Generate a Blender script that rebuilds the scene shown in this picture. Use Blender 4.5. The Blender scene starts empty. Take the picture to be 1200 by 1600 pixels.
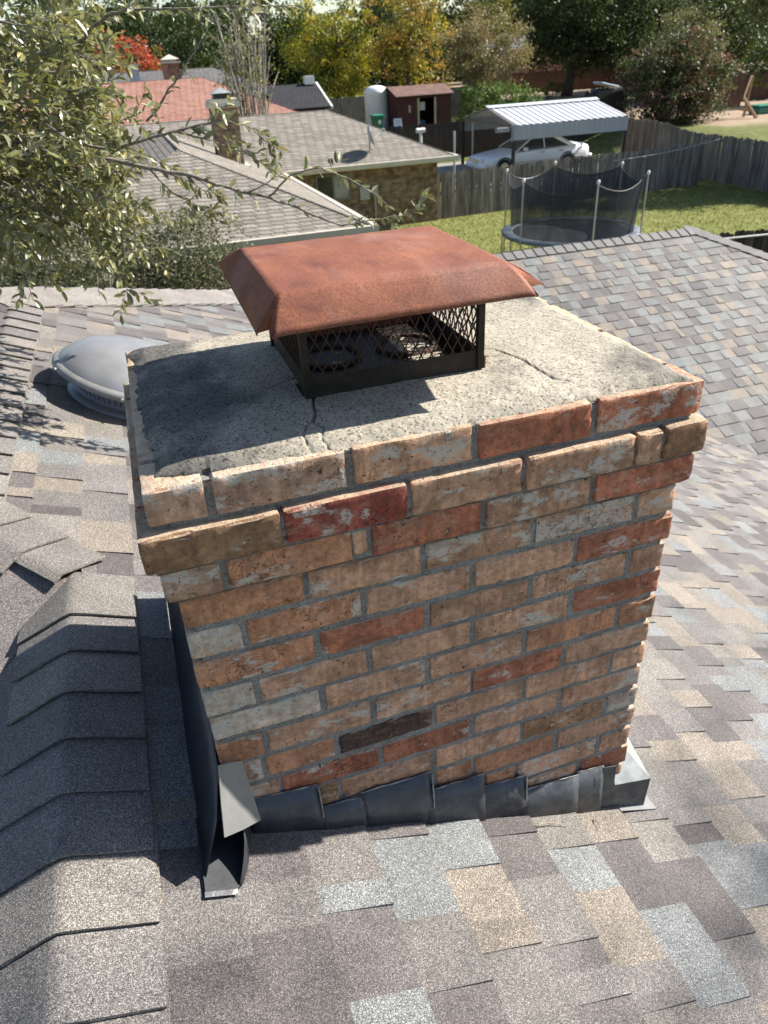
import bpy, bmesh, math, random
import numpy as np
from mathutils import Vector, Matrix, noise

scene = bpy.context.scene
col = scene.collection
R = math.radians
random.seed(11)
rng = np.random.default_rng(5)

# ------------------------------------------------------------------ camera
cam_data = bpy.data.cameras.new("camera")
cam = bpy.data.objects.new("camera", cam_data)
col.objects.link(cam)
CAM = Vector((0.04866, -0.95984, 0.71723))
cam.location = CAM
cam.rotation_euler = (R(57.5158), R(2.6656), R(-18.8418))
cam_data.sensor_fit = 'VERTICAL'
cam_data.sensor_height = 36.0
cam_data.lens = 36.0 * 1134.93 / 1600.0
cam_data.clip_start = 0.02
cam_data.clip_end = 2000
cam_data.dof.use_dof = True
cam_data.dof.focus_distance = 1.35
cam_data.dof.aperture_fstop = 8.0
scene.camera = cam

# ------------------------------------------------------------------ sky, sun, exposure
SUN_EL, SUN_AZ = R(40.0), R(3.0)          # azimuth measured from +x towards +y
sun_dir = Vector((math.cos(SUN_EL) * math.cos(SUN_AZ), math.cos(SUN_EL) * math.sin(SUN_AZ), math.sin(SUN_EL)))
world = bpy.data.worlds.new("World")
scene.world = world
world.use_nodes = True
wt = world.node_tree
wt.nodes.clear()
wo = wt.nodes.new('ShaderNodeOutputWorld')
bg = wt.nodes.new('ShaderNodeBackground')
sky = wt.nodes.new('ShaderNodeTexSky')
sky.sky_type = 'NISHITA'
sky.sun_disc = False
sky.sun_elevation = SUN_EL
sky.sun_rotation = math.atan2(sun_dir.x, sun_dir.y)
sky.air_density = 1.0
sky.dust_density = 0.6
sky.ozone_density = 1.0
bg.inputs['Strength'].default_value = 0.074
wt.links.new(sky.outputs[0], bg.inputs['Color'])
wt.links.new(bg.outputs[0], wo.inputs['Surface'])
sd = bpy.data.lights.new("sun", 'SUN')
sd.energy = 4.8
sd.angle = R(0.53)
sd.color = (1.0, 0.94, 0.85)
sun = bpy.data.objects.new("sun", sd)
sun.rotation_euler = sun_dir.to_track_quat('Z', 'Y').to_euler()
sun.location = sun_dir * 60
col.objects.link(sun)
vs = scene.view_settings
scene.display_settings.display_device = 'sRGB'
vs.view_transform = 'Standard'
vs.look = 'None'
vs.exposure = 1.25
vs.gamma = 1.0
vs.use_curve_mapping = False

# ------------------------------------------------------------------ helpers
def srgb(r, g, b, k=1.0):
    f = lambda v: ((v / 255 + 0.055) / 1.055) ** 2.4 if v > 10 else v / 255 / 12.92
    return (f(r) * k, f(g) * k, f(b) * k)

def thing(name, label, cat, loc=(0, 0, 0), group=None, rotz=0.0):
    o = bpy.data.objects.new(name, None)
    o.empty_display_size = 0.2
    o.location = loc
    o.rotation_euler = (0, 0, rotz)
    col.objects.link(o)
    tag(o, label, cat, group)
    return o

def tag(o, label=None, cat=None, group=None, kind=None):
    if label: o["label"] = label
    if cat: o["category"] = cat
    if group: o["group"] = group
    if kind: o["kind"] = kind
    return o

def attach(o, parent):
    if parent is not None:
        o.parent = parent
        m = Matrix.Translation(parent.location) @ parent.rotation_euler.to_matrix().to_4x4()
        q = parent
        if parent.parent is not None:      # sub-part: parent mesh already sits in world space
            m = Matrix.Identity(4)
            pp = parent.parent
            m = Matrix.Translation(pp.location) @ pp.rotation_euler.to_matrix().to_4x4() @ parent.matrix_parent_inverse @ parent.matrix_basis
        o.matrix_parent_inverse = m.inverted()
    return o

def mk(name, verts, faces, mat=None, parent=None, smooth=False, cols=None, local=False):
    """one mesh object; coordinates are world coordinates unless local"""
    me = bpy.data.meshes.new(name)
    if isinstance(verts, np.ndarray):
        nv = len(verts)
        me.vertices.add(nv)
        me.vertices.foreach_set("co", verts.astype(np.float32).ravel())
        faces = np.asarray(faces)
        nf, k = faces.shape
        me.loops.add(nf * k)
        me.loops.foreach_set("vertex_index", faces.astype(np.int32).ravel())
        me.polygons.add(nf)
        me.polygons.foreach_set("loop_start", np.arange(0, nf * k, k, dtype=np.int32))
        me.polygons.foreach_set("loop_total", np.full(nf, k, dtype=np.int32))
        me.update(calc_edges=True)
        me.validate()
        me.shade_flat()
    else:
        me.from_pydata([tuple(v) for v in verts], [], faces)
        me.update()
    if cols is not None:
        a = me.color_attributes.new("col", 'FLOAT_COLOR', 'POINT')
        c = np.ones((len(me.vertices), 4), dtype=np.float32)
        c[:, :3] = np.asarray(cols, dtype=np.float32)[:, :3]
        a.data.foreach_set("color", c.ravel())
    if mat is not None:
        me.materials.append(mat)
    if smooth:
        me.polygons.foreach_set("use_smooth", [True] * len(me.polygons))
    o = bpy.data.objects.new(name, me)
    col.objects.link(o)
    if parent is not None:
        if local: o.parent = parent
        else: attach(o, parent)
    return o

class MB:
    """collects simple shapes into one mesh"""
    def __init__(s): s.v = []; s.f = []
    def add(s, vs, fs):
        b = len(s.v); s.v += [Vector(v) for v in vs]; s.f += [tuple(i + b for i in f) for f in fs]; return s
    def box(s, x0, x1, y0, y1, z0, z1, rot=None, piv=None):
        vs = [Vector((x, y, z)) for z in (z0, z1) for y in (y0, y1) for x in (x0, x1)]
        if rot is not None:
            piv = Vector(piv); vs = [piv + rot @ (v - piv) for v in vs]
        return s.add(vs, [(0, 2, 3, 1), (4, 5, 7, 6), (0, 1, 5, 4), (2, 6, 7, 3), (0, 4, 6, 2), (1, 3, 7, 5)])
    def tube(s, pts, rad, n=6, cap=True):
        pts = [Vector(p) for p in pts]; rings = []
        m = len(pts)
        if not hasattr(rad, '__len__'): rad = [rad] * m
        b = len(s.v)
        prev = None
        for i, p in enumerate(pts):
            d = (pts[min(i + 1, m - 1)] - pts[max(i - 1, 0)]).normalized()
            if prev is None: a = d.orthogonal().normalized()
            else:
                a = (prev - d * prev.dot(d)); a = a.normalized() if a.length > 1e-6 else d.orthogonal().normalized()
            prev = a; c = d.cross(a)
            for k in range(n):
                t = 2 * math.pi * k / n
                s.v.append(p + (a * math.cos(t) + c * math.sin(t)) * rad[i])
        for i in range(m - 1):
            for k in range(n):
                s.f.append((b + i * n + k, b + i * n + (k + 1) % n, b + (i + 1) * n + (k + 1) % n, b + (i + 1) * n + k))
        if cap:
            s.f.append(tuple(b + k for k in range(n))[::-1]); s.f.append(tuple(b + (m - 1) * n + k for k in range(n)))
        return s
    def lathe(s, prof, cx, cy, n=32, axis=None):
        b = len(s.v); m = len(prof)
        for r, z in prof:
            for k in range(n):
                t = 2 * math.pi * k / n
                v = Vector((r * math.cos(t), r * math.sin(t), z))
                if axis is not None: v = axis @ v
                s.v.append(v + Vector((cx, cy, 0)) if axis is None else v)
        for i in range(m - 1):
            for k in range(n):
                s.f.append((b + i * n + k, b + i * n + (k + 1) % n, b + (i + 1) * n + (k + 1) % n, b + (i + 1) * n + k))
        return s
    def quad(s, a, b, c, d): return s.add([a, b, c, d], [(0, 1, 2, 3)])
    def poly(s, pts): return s.add(pts, [tuple(range(len(pts)))])
    def slab(s, pts, t):
        """polygon extruded by vector t"""
        n = len(pts); t = Vector(t); pts = [Vector(p) for p in pts]
        fs = [tuple(range(n)), tuple(range(2 * n - 1, n - 1, -1))]
        fs += [(i, n + i, n + (i + 1) % n, (i + 1) % n) for i in range(n)]
        return s.add(pts + [p + t for p in pts], fs)
    def build(s, name, mat, parent=None, smooth=False):
        return mk(name, s.v, s.f, mat, parent, smooth)

def bevel(o, w, seg=2):
    m = o.modifiers.new("bevel", 'BEVEL'); m.width = w; m.segments = seg; m.limit_method = 'ANGLE'; return o
def solid(o, t, off=-1):
    m = o.modifiers.new("solidify", 'SOLIDIFY'); m.thickness = t; m.offset = off; return o

# ------------------------------------------------------------------ materials
class NT:
    def __init__(s, name):
        s.m = bpy.data.materials.new(name); s.m.use_nodes = True; s.t = s.m.node_tree; s.t.nodes.clear()
        s.out = s.t.nodes.new('ShaderNodeOutputMaterial')
    def n(s, typ, ins=None, **props):
        nd = s.t.nodes.new('ShaderNode' + typ)
        for k, v in props.items(): setattr(nd, k, v)
        for k, v in (ins or {}).items():
            sock = nd.inputs[k]
            if isinstance(v, bpy.types.NodeSocket): s.t.links.new(v, sock)
            else:
                if hasattr(sock.default_value, '__len__') and not hasattr(v, '__len__'): v = [v] * len(sock.default_value)
                if hasattr(sock.default_value, '__len__') and len(sock.default_value) == 4 and len(v) == 3: v = tuple(v) + (1,)
                sock.default_value = v
        return nd
    def math(s, op, a, b=0.0, clamp=False):
        nd = s.n('Math', {0: a, 1: b}, operation=op, use_clamp=clamp); return nd.outputs[0]
    def mix(s, f, a, b, mode='MIX'):
        nd = s.n('Mix', {0: f, 6: a, 7: b}, data_type='RGBA', blend_type=mode); return nd.outputs[2]
    def noise(s, vec, scale, detail=3, rough=0.55, dist=0.0):
        return s.n('TexNoise', {'Vector': vec, 'Scale': scale, 'Detail': detail, 'Roughness': rough, 'Distortion': dist}).outputs['Fac']
    def ramp(s, f, stops):
        nd = s.n('ValToRGB', {0: f}); cr = nd.color_ramp
        while len(cr.elements) < len(stops): cr.elements.new(0.5)
        for e, (p, c) in zip(cr.elements, stops):
            e.position = p; e.color = (c, c, c, 1) if not hasattr(c, '__len__') else tuple(c) + (1,)
        return nd.outputs[0]
    def step(s, f, lo, hi, a=0.0, b=1.0):
        return s.n('MapRange', {0: f, 1: lo, 2: hi, 3: a, 4: b}, clamp=True, interpolation_type='SMOOTHSTEP').outputs[0]
    def scaled(s, vec, sc): return s.n('Mapping', {'Vector': vec, 'Scale': sc}).outputs[0]
    def bump(s, h, strength=0.3, dist=0.005): return s.n('Bump', {'Height': h, 'Strength': strength, 'Distance': dist}).outputs[0]
    def pos(s): return s.n('NewGeometry').outputs['Position']
    def obj(s): return s.n('TexCoord').outputs['Object']
    def princ(s, base, rough=0.8, metal=0.0, normal=None, spec=0.5, **kw):
        ins = {'Base Color': base, 'Roughness': rough, 'Metallic': metal, 'Specular IOR Level': spec}
        if normal is not None: ins['Normal'] = normal
        ins.update(kw)
        nd = s.n('BsdfPrincipled', ins)
        s.t.links.new(nd.outputs[0], s.out.inputs['Surface']); return nd
    def colattr(s): return s.n('Attribute', attribute_name="col", attribute_type='GEOMETRY').outputs['Color']

def mat_plain(name, c, rough=0.6, metal=0.0, var=0.15, scale=6.0, bump=0.0, spec=0.5):
    t = NT(name); p = t.pos()
    f = t.step(t.noise(p, scale, 5), 0.25, 0.75, 1 - var, 1 + var)
    colr = t.mix(1.0, c, t.n('CombineColor', {0: f, 1: f, 2: f}).outputs[0], 'MULTIPLY')
    nm = t.bump(t.noise(p, scale * 8, 3), bump, 0.01) if bump else None
    t.princ(colr, rough, metal, nm, spec)
    return t.m

def make_shingle(name, use_attr):
    t = NT(name); p = t.pos()
    base = t.colattr() if use_attr else t.n('ObjectInfo').outputs['Color']
    vor = t.n('TexVoronoi', {'Vector': p, 'Scale': 820.0, 'Randomness': 1.0}, feature='F1')
    g = t.n('SeparateColor', {0: vor.outputs['Color']}).outputs[0]
    g = t.ramp(g, [(0.0, 0.18), (0.35, 0.58), (0.62, 0.98), (0.86, 1.58), (1.0, 3.0)])
    g2 = t.ramp(t.noise(p, 190.0, 2), [(0.3, 0.80), (0.7, 1.2)])
    big = t.step(t.noise(p, 7.0, 4), 0.25, 0.75, 0.86, 1.13)
    c = t.mix(1.0, base, g, 'MULTIPLY')
    c = t.mix(1.0, c, g2, 'MULTIPLY')
    c = t.mix(1.0, c, t.n('CombineColor', {0: big, 1: big, 2: big}).outputs[0], 'MULTIPLY')
    h = t.math('SUBTRACT', 1.0, vor.outputs['Distance'])
    t.princ(c, 0.72, 0, t.bump(h, 0.45, 0.0014), 0.5)
    return t.m
M = {}
M['shingle'] = make_shingle('asphalt_shingle_piece', False)
M['shingle_mass'] = make_shingle('asphalt_shingle_mass', True)

def make_brick():
    t = NT('clay_brick')
    oi = t.n('ObjectInfo'); base = oi.outputs['Color']; wash = oi.outputs['Alpha']; rnd = oi.outputs['Random']
    off = t.math('MULTIPLY', rnd, 37.0)
    p = t.n('VectorMath', {0: t.obj(), 1: t.n('CombineXYZ', {0: off, 1: off, 2: off}).outputs[0]}, operation='ADD').outputs[0]
    big = t.math('MULTIPLY', t.step(t.noise(p, 13.0, 6, 0.6, 0.6), 0.28, 0.72, 0.64, 1.26), t.step(t.noise(p, 75.0, 6, 0.75), 0.3, 0.7, 0.68, 1.26))
    streak = t.noise(t.scaled(p, (90.0, 90.0, 7.0)), 1.0, 3)
    sf = t.step(streak, 0.3, 0.75, 0.84, 1.16)
    f = t.math('MULTIPLY', big, sf)
    c = t.mix(1.0, base, t.n('CombineColor', {0: f, 1: f, 2: f}).outputs[0], 'MULTIPLY')
    # warmer and cooler zones inside a brick
    c = t.mix(t.step(t.noise(p, 9.0, 3), 0.52, 0.72, 0, 0.30), c, (0.30, 0.135, 0.08))
    c = t.mix(t.step(t.noise(t.scaled(p, (1, 1, 2.2)), 17.0, 8, 0.72, 0.3), 0.52, 0.62, 0, 0.32), c, (0.46, 0.31, 0.21))
    # lime / mortar smear
    w = t.math('ADD', t.noise(t.scaled(p, (0.8, 1.0, 1.6)), 14.0, 9, 0.72, 0.25), t.math('MULTIPLY', wash, 0.25))
    wf = t.step(w, 0.652, 0.705, 0.0, 0.88)
    wf2 = t.math('MULTIPLY', wf, t.step(t.noise(p, 70.0, 4), 0.36, 0.52, 0.30, 1.0))
    c = t.mix(wf2, c, (0.50, 0.46, 0.41))
    # upper faces mixed paler, in noisy patches
    nz = t.n('SeparateXYZ', {0: t.n('NewGeometry').outputs['True Normal']}).outputs[2]
    c = t.mix(t.math('MULTIPLY', t.step(nz, 0.55, 0.85, 0, 0.75), t.step(t.noise(p, 38.0, 5, 0.7), 0.3, 0.6, 0.35, 1.0)), c, (0.50, 0.41, 0.29))
    # dark stains and pits
    st = t.step(t.noise(p, 7.5, 5, 0.6, 0.8), 0.665, 0.76, 0, 0.7)
    c = t.mix(st, c, (0.05, 0.04, 0.036))
    pit = t.math('MAXIMUM', t.step(t.noise(p, 120.0, 2), 0.68, 0.75, 0, 0.85), t.step(t.noise(p, 320.0, 2), 0.66, 0.74, 0, 0.6))
    c = t.mix(pit, c, (0.06, 0.03, 0.02))
    # hairline cracks
    vor = t.n('TexVoronoi', {'Vector': t.n('VectorMath', {0: t.scaled(p, (13.0, 13.0, 4.0)), 1: t.n('TexNoise', {'Vector': p, 'Scale': 60.0}).outputs['Color']}, operation='ADD').outputs[0], 'Scale': 1.0}, feature='DISTANCE_TO_EDGE').outputs['Distance']
    cr = t.math('MULTIPLY', t.step(vor, 0.003, 0.011, 1, 0), t.step(t.noise(p, 5.0, 2), 0.54, 0.60, 0, 1))
    c = t.mix(t.math('MULTIPLY', cr, 0.75), c, (0.05, 0.03, 0.025))
    h = t.math('ADD', t.math('MULTIPLY', t.noise(p, 48.0, 8, 0.70), 1.0), t.math('MULTIPLY', streak, 0.35))
    h = t.math('SUBTRACT', h, t.math('MULTIPLY', t.math('MAXIMUM', pit, cr), 0.7))
    t.princ(c, 0.9, 0, t.bump(h, 1.0, 0.007), 0.25)
    return t.m
M['brick'] = make_brick()

def make_mortar(name, a, b, dark=0.25):
    t = NT(name); p = t.pos()
    c = t.mix(t.step(t.noise(p, 9.0, 5), 0.3, 0.7), a, b)
    vor = t.n('TexVoronoi', {'Vector': p, 'Scale': 330.0})
    g = t.ramp(t.n('SeparateColor', {0: vor.outputs['Color']}).outputs[1], [(0.0, dark), (0.3, 0.9), (0.75, 1.05), (1.0, 1.25)])
    c = t.mix(1.0, c, g, 'MULTIPLY')
    t.princ(c, 0.95, 0, t.bump(t.noise(p, 180.0, 5, 0.7), 0.8, 0.004), 0.2)
    return t.m
M['mortar'] = make_mortar('grey_mortar', (0.19, 0.182, 0.170), (0.27, 0.258, 0.242), 0.6)

def make_crown():
    t = NT('weathered_concrete'); p = t.pos()
    c = t.mix(t.step(t.noise(p, 7.0, 6, 0.6), 0.3, 0.7), (0.29, 0.262, 0.210), (0.385, 0.35, 0.285))
    # darker towards the left, back right and front right, and in scattered stained blotches
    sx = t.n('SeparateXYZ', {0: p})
    dark_zone = t.math('MAXIMUM', t.step(sx.outputs[0], 0.04, 0.34, 0.48, 0.0), t.math('MULTIPLY', t.step(sx.outputs[1], 0.40, 0.60, 0, 0.30), t.step(sx.outputs[0], 0.55, 0.8)))
    st = t.math('ADD', t.noise(p, 5.5, 7, 0.62), t.math('MULTIPLY', dark_zone, 0.55))
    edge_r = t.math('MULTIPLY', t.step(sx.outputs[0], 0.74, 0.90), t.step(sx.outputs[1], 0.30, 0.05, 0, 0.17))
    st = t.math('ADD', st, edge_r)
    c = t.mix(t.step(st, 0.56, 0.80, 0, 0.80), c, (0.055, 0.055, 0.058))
    blk = t.step(t.noise(t.scaled(p, (1, 1.6, 1)), 17.0, 6, 0.7), 0.66, 0.78, 0, 0.6)
    c = t.mix(blk, c, (0.06, 0.06, 0.058))
    red = t.math('MULTIPLY', t.step(t.noise(p, 23.0, 3), 0.70, 0.76, 0, 0.55), t.step(sx.outputs[0], 0.7, 0.86, 0, 1))
    c = t.mix(red, c, (0.34, 0.11, 0.05))
    vor = t.n('TexVoronoi', {'Vector': p, 'Scale': 300.0})
    g = t.ramp(t.n('SeparateColor', {0: vor.outputs['Color']}).outputs[1], [(0.0, 0.30), (0.16, 0.80), (0.5, 1.0), (0.85, 1.1), (1.0, 1.35)])
    c = t.mix(1.0, c, g, 'MULTIPLY')
    h = t.math('ADD', t.noise(p, 170.0, 6, 0.72), t.math('MULTIPLY', t.noise(p, 40.0, 4), 0.35))
    t.princ(c, 0.95, 0, t.bump(h, 0.6, 0.003), 0.2)
    return t.m
M['crown'] = make_crown()

def make_rust():
    t = NT('rusted_sheet_steel'); p = t.pos()
    ps = t.scaled(p, (1.0, 0.45, 1.0))
    n1 = t.noise(ps, 16.0, 8, 0.66, 0.5)
    c = t.ramp(n1, [(0.25, (0.10, 0.033, 0.024)), (0.40, (0.18, 0.062, 0.038)), (0.56, (0.235, 0.084, 0.046)), (0.72, (0.31, 0.125, 0.062))])
    pale = t.step(t.noise(p, 7.0, 5), 0.50, 0.72, 0, 0.45)
    c = t.mix(pale, c, (0.30, 0.17, 0.135))
    blot = t.step(t.noise(p, 13.0, 3, 0.4), 0.69, 0.75, 0, 0.7)
    c = t.mix(blot, c, (0.52, 0.22, 0.10))
    fine = t.step(t.noise(p, 320.0, 3), 0.25, 0.75, 0.72, 1.28)
    c = t.mix(1.0, c, t.n('CombineColor', {0: fine, 1: fine, 2: fine}).outputs[0], 'MULTIPLY')
    t.princ(c, 0.72, 0.15, t.bump(t.noise(p, 260.0, 4, 0.7), 0.35, 0.0015), 0.35)
    return t.m
M['rust'] = make_rust()
M['dark_steel'] = mat_plain('sooty_black_steel', (0.020, 0.015, 0.013), 0.55, 0.4, 0.5, 40, 0.2)
M['wire'] = mat_plain('rusty_wire', (0.040, 0.022, 0.017), 0.6, 0.4, 0.5, 60)
M['clay'] = mat_plain('terracotta_flue', (0.045, 0.022, 0.016), 0.9, 0, 0.35, 25, 0.3)
t = NT('slate_painted_flashing'); p = t.pos()
c = t.mix(t.step(t.noise(p, 14.0, 6, 0.7), 0.3, 0.7), (0.040, 0.044, 0.052), (0.075, 0.080, 0.090))
c = t.mix(t.step(t.noise(t.scaled(p, (40, 40, 9)), 1.0, 6, 0.75), 0.60, 0.70, 0, 0.45), c, (0.17, 0.165, 0.16))
t.princ(c, t.step(t.noise(p, 30.0, 5), 0.3, 0.7, 0.30, 0.60), 0.15, t.bump(t.noise(p, 24.0, 4, 0.6), 0.35, 0.010))
M['flash'] = t.m
M['flash_dark'] = mat_plain('dark_flashing', (0.040, 0.043, 0.050), 0.45, 0.2, 0.3, 18, 0.05)
M['galv'] = mat_plain('galvanised_steel', (0.36, 0.37, 0.36), 0.45, 0.3, 0.25, 22, 0.05)
M['caulk'] = mat_plain('dried_sealant', (0.30, 0.285, 0.265), 0.8, 0, 0.5, 60, 0.4)
M['vent'] = mat_plain('grey_vent_paint', (0.21, 0.214, 0.226), 0.28, 0.1, 0.12, 9)
M['vent_rim'] = mat_plain('grey_vent_rim', (0.19, 0.19, 0.188), 0.4, 0.1, 0.15, 14)
M['black'] = mat_plain('black_plastic', (0.012, 0.012, 0.013), 0.5)
M['white'] = mat_plain('white_paint', (0.72, 0.71, 0.68), 0.5, 0, 0.08, 3)
M['twig'] = mat_plain('dry_twig', (0.30, 0.24, 0.17), 0.9, 0, 0.3, 40)
# ================================================================== our house: roof
S = 0.415
CT = 1 / math.sqrt(1 + S * S); ST = S * CT
ZA0 = -0.591
zA = lambda x: ZA0 - S * x
PAL = [((0.190, 0.163, 0.134), 15), ((0.152, 0.158, 0.159), 19), ((0.101, 0.089, 0.087), 28), ((0.138, 0.126, 0.119), 30), ((0.078, 0.068, 0.067), 9), ((0.162, 0.147, 0.131), 14)]
PALB = [((0.205, 0.172, 0.138), 13), ((0.150, 0.157, 0.153), 30), ((0.112, 0.102, 0.099), 24), ((0.138, 0.130, 0.123), 28), ((0.085, 0.078, 0.078), 8)]
def pick(pal, r):
    t = r.random() * sum(w for _, w in pal)
    for c, w in pal:
        t -= w
        if t <= 0: break
    k = r.uniform(0.88, 1.12)
    return tuple(min(1, v * k) for v in c)

house = thing('house', 'brick house seen from its own roof, mottled brown and grey asphalt shingles', 'house', (2.0, 2.0, -5.6))
proj_R = cam.rotation_euler.to_matrix().transposed()
def project(P):
    q = proj_R @ (Vector(P) - CAM)
    if q.z > -0.05: return None
    return (600 + 1134.93 * q.x / -q.z, 800 - 1134.93 * q.y / -q.z, -q.z)
def behind_chimney(P):
    a = CAM; d = Vector(P) - a; t0, t1 = 0.0, 0.985
    for i, (lo, hi) in enumerate(((0.0, 0.93), (0.0, 0.62), (-1.1, 0.2))):
        if abs(d[i]) < 1e-9:
            if a[i] < lo or a[i] > hi: return False
            continue
        u, v = (lo - a[i]) / d[i], (hi - a[i]) / d[i]
        if u > v: u, v = v, u
        t0, t1 = max(t0, u), min(t1, v)
    return t0 < t1

class Slope:
    def __init__(s, name, O, along, down, poly, pal, seed, kw=1.0):
        s.O, s.al, s.dn = Vector(O), Vector(along), Vector(down)
        s.nm = s.al.cross(s.dn).normalized()
        if s.nm.z < 0: s.nm = -s.nm
        s.r = random.Random(seed); s.pal = pal; s.pieces = []; s.last = (0, 0, 0)
        m = MB().slab([Vector(p) - s.nm * 0.004 for p in poly], -s.nm * 0.035)
        s.deck = mk(name, m.v, m.f, M['shingle_mass'], house, cols=[(0.13, 0.117, 0.11)] * len(m.v))
    def hue(s, r):
        for _ in range(6):
            c = pick(s.pal, r)
            if sum(abs(a - b) for a, b in zip(c, s.last)) > 0.055: break
        s.last = c
        return c
    def P(s, a, d, h): return s.O + s.al * a + s.dn * d + s.nm * h
    def course(s, d0, d1, lo, hi, k):
        r = s.r
        a = lo - r.uniform(0, 0.3); tooth = r.random() < 0.5
        while a < hi:
            w = r.choice((0.055, 0.085, 0.11, 0.13, 0.15, 0.17, 0.20)) * r.uniform(0.92, 1.08)
            b = min(a + w, hi)
            aa = max(a, lo)
            if b - aa > 0.012:
                dd = d1 + r.uniform(-0.0015, 0.0015)
                s.pieces.append((aa, b, d0 - 0.03, dd, 0.0105 if tooth else 0.0042, s.hue(r), tooth))
            a += w
            tooth = not tooth if r.random() < 0.86 else tooth
    def corners(s, p):
        a0, a1, d0, d1, t, c, to = p
        g = 0.0012
        return [s.P(a0, d0, -0.002), s.P(a1, d0, -0.002), s.P(a1, d1, -0.002), s.P(a0, d1, -0.002),
                s.P(a0, d0, 0.0006), s.P(a1, d0, 0.0006), s.P(a1, d1 - g, t), s.P(a0, d1 - g, t)]
    FACES = [(4, 5, 6, 7), (3, 7, 6, 2), (0, 4, 7, 3), (1, 2, 6, 5), (0, 1, 5, 4)]
    def size(s, p):
        c = s.P((p[0] + p[1]) / 2, (p[2] + p[3]) / 2, 0.005)
        q = [project(s.P(a, d, 0.005)) for a, d in ((p[0], p[2]), (p[1], p[2]), (p[1], p[3]), (p[0], p[3]))]
        if any(v is None for v in q): return 0
        m = project(c)
        if not (-20 < m[0] < 1220 and -20 < m[1] < 1620) or behind_chimney(c): return 0
        return abs(sum(q[i][0] * q[(i + 1) % 4][1] - q[(i + 1) % 4][0] * q[i][1] for i in range(4))) / 2

# ---- the slope the chimney stands in (falls to the right, +x)
RX, JY, MX = -0.30, 0.80, -0.62          # near ridge x, junction y, main ridge x
EY = 3.42                                 # far end of the main ridge
def far_y(x):
    if x < 0.8: return EY + (x - MX) * (4.95 - EY) / (0.8 - MX)
    if x < 2.12: return 4.95 + (x - 0.8) * (7.33 - 4.95) / 1.32
    return 9.45 - x
def near_y(x): return -1.9 if x >= RX else JY + (RX - x)
PA = lambda x, y: (x, y, zA(x))
slA = Slope('roof_slope', (0, 0, ZA0), (0, 1, 0), (CT, 0, -ST),
            [PA(RX, -3.6), PA(6.25, -3.6), PA(6.25, 3.2), PA(2.12, 7.33), PA(0.8, 4.95), PA(MX, EY), PA(MX, JY + RX - MX), PA(RX, JY)], PAL, 3)
k = -6
while True:
    x0, x1 = 0.12 + 0.1345 * (k - 1), 0.12 + 0.1345 * k
    k += 1
    if x1 > 6.3: break
    if x1 < MX: continue
    lo = min(near_y(max(x0, MX)), near_y(x1))
    if x0 < RX < x1: lo = JY - 0.1
    lo = lo if x1 > RX else near_y(max(x0, MX)) - 0.06
    hi = min(far_y(max(x0, MX)), far_y(x1)) if x1 < 2.12 else far_y(x0) + 0.02
    if x0 < RX < x1:
        slA.course((RX + 0.09) / CT, x1 / CT, -1.9, near_y(x0), k); lo = near_y(x0) - 0.02
    slA.course(x0 / CT, x1 / CT, lo, hi, k)
# ---- the far wing's slope (faces the camera)
RBY, RBZ = 7.33, -1.471
PB = lambda x, y: (x, y, RBZ - S * (RBY - y))
slB = Slope('roof_slope', (0, RBY, RBZ), (1, 0, 0), (0, -CT, -ST),
            [PB(2.12, RBY), PB(6.25, 3.2), PB(11.24, 3.2), PB(7.11, RBY)], PALB, 8)
k = 0
while True:
    y0, y1 = RBY - 0.1345 * k, RBY - 0.1345 * (k + 1)
    k += 1
    if y1 < 3.2: break
    slB.course((RBY - y0) / CT, (RBY - y1) / CT, 9.45 - y0 - 0.02, 7.11 + (RBY - y0), k)
# single shingle tabs: the 300 largest in view are parts, the rest one mass per slope
allp = sorted(((sl.size(p), i, sl, p) for sl in (slA, slB) for i, p in enumerate(sl.pieces)), key=lambda t: -t[0])
big = set((id(sl), i) for _, i, sl, p in allp[:300])
unit = {}
for to, t in ((True, 0.0105), (False, 0.0042)):
    g = 0.0012
    vsu = [(0, 0, -0.002), (1, 0, -0.002), (1, 1, -0.002), (0, 1, -0.002), (0, 0, 0.0006), (1, 0, 0.0006), (1, 0.994, t), (0, 0.994, t)]
    me = bpy.data.meshes.new('shingle')
    me.from_pydata(vsu, [], Slope.FACES); me.update(); me.materials.append(M['shingle'])
    unit[to] = me
for sl in (slA, slB):
    vv, ff, cc = [], [], []
    flip = sl.al.cross(sl.dn).dot(sl.nm) < 0
    for i, p in enumerate(sl.pieces):
        if (id(sl), i) in big:
            o = bpy.data.objects.new('shingle', unit[p[6]]); col.objects.link(o)
            attach(o, sl.deck)
            X, Yv, Zv = sl.al * (p[1] - p[0]), sl.dn * (p[3] - p[2]), sl.nm
            org = sl.P(p[0], p[2], 0)
            o.matrix_basis = Matrix(((X.x, Yv.x, Zv.x, org.x), (X.y, Yv.y, Zv.y, org.y), (X.z, Yv.z, Zv.z, org.z), (0, 0, 0, 1)))
            o.color = p[5] + (1,)
        else:
            b = len(vv); vv += sl.corners(p); cc += [p[5]] * 8
            ff += [tuple(b + q for q in f) for f in Slope.FACES]
    o = mk('shingles', np.array([tuple(v) for v in vv]), ff, M['shingle_mass'], sl.deck, cols=cc)
    tag(o, kind='stuff')

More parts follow.
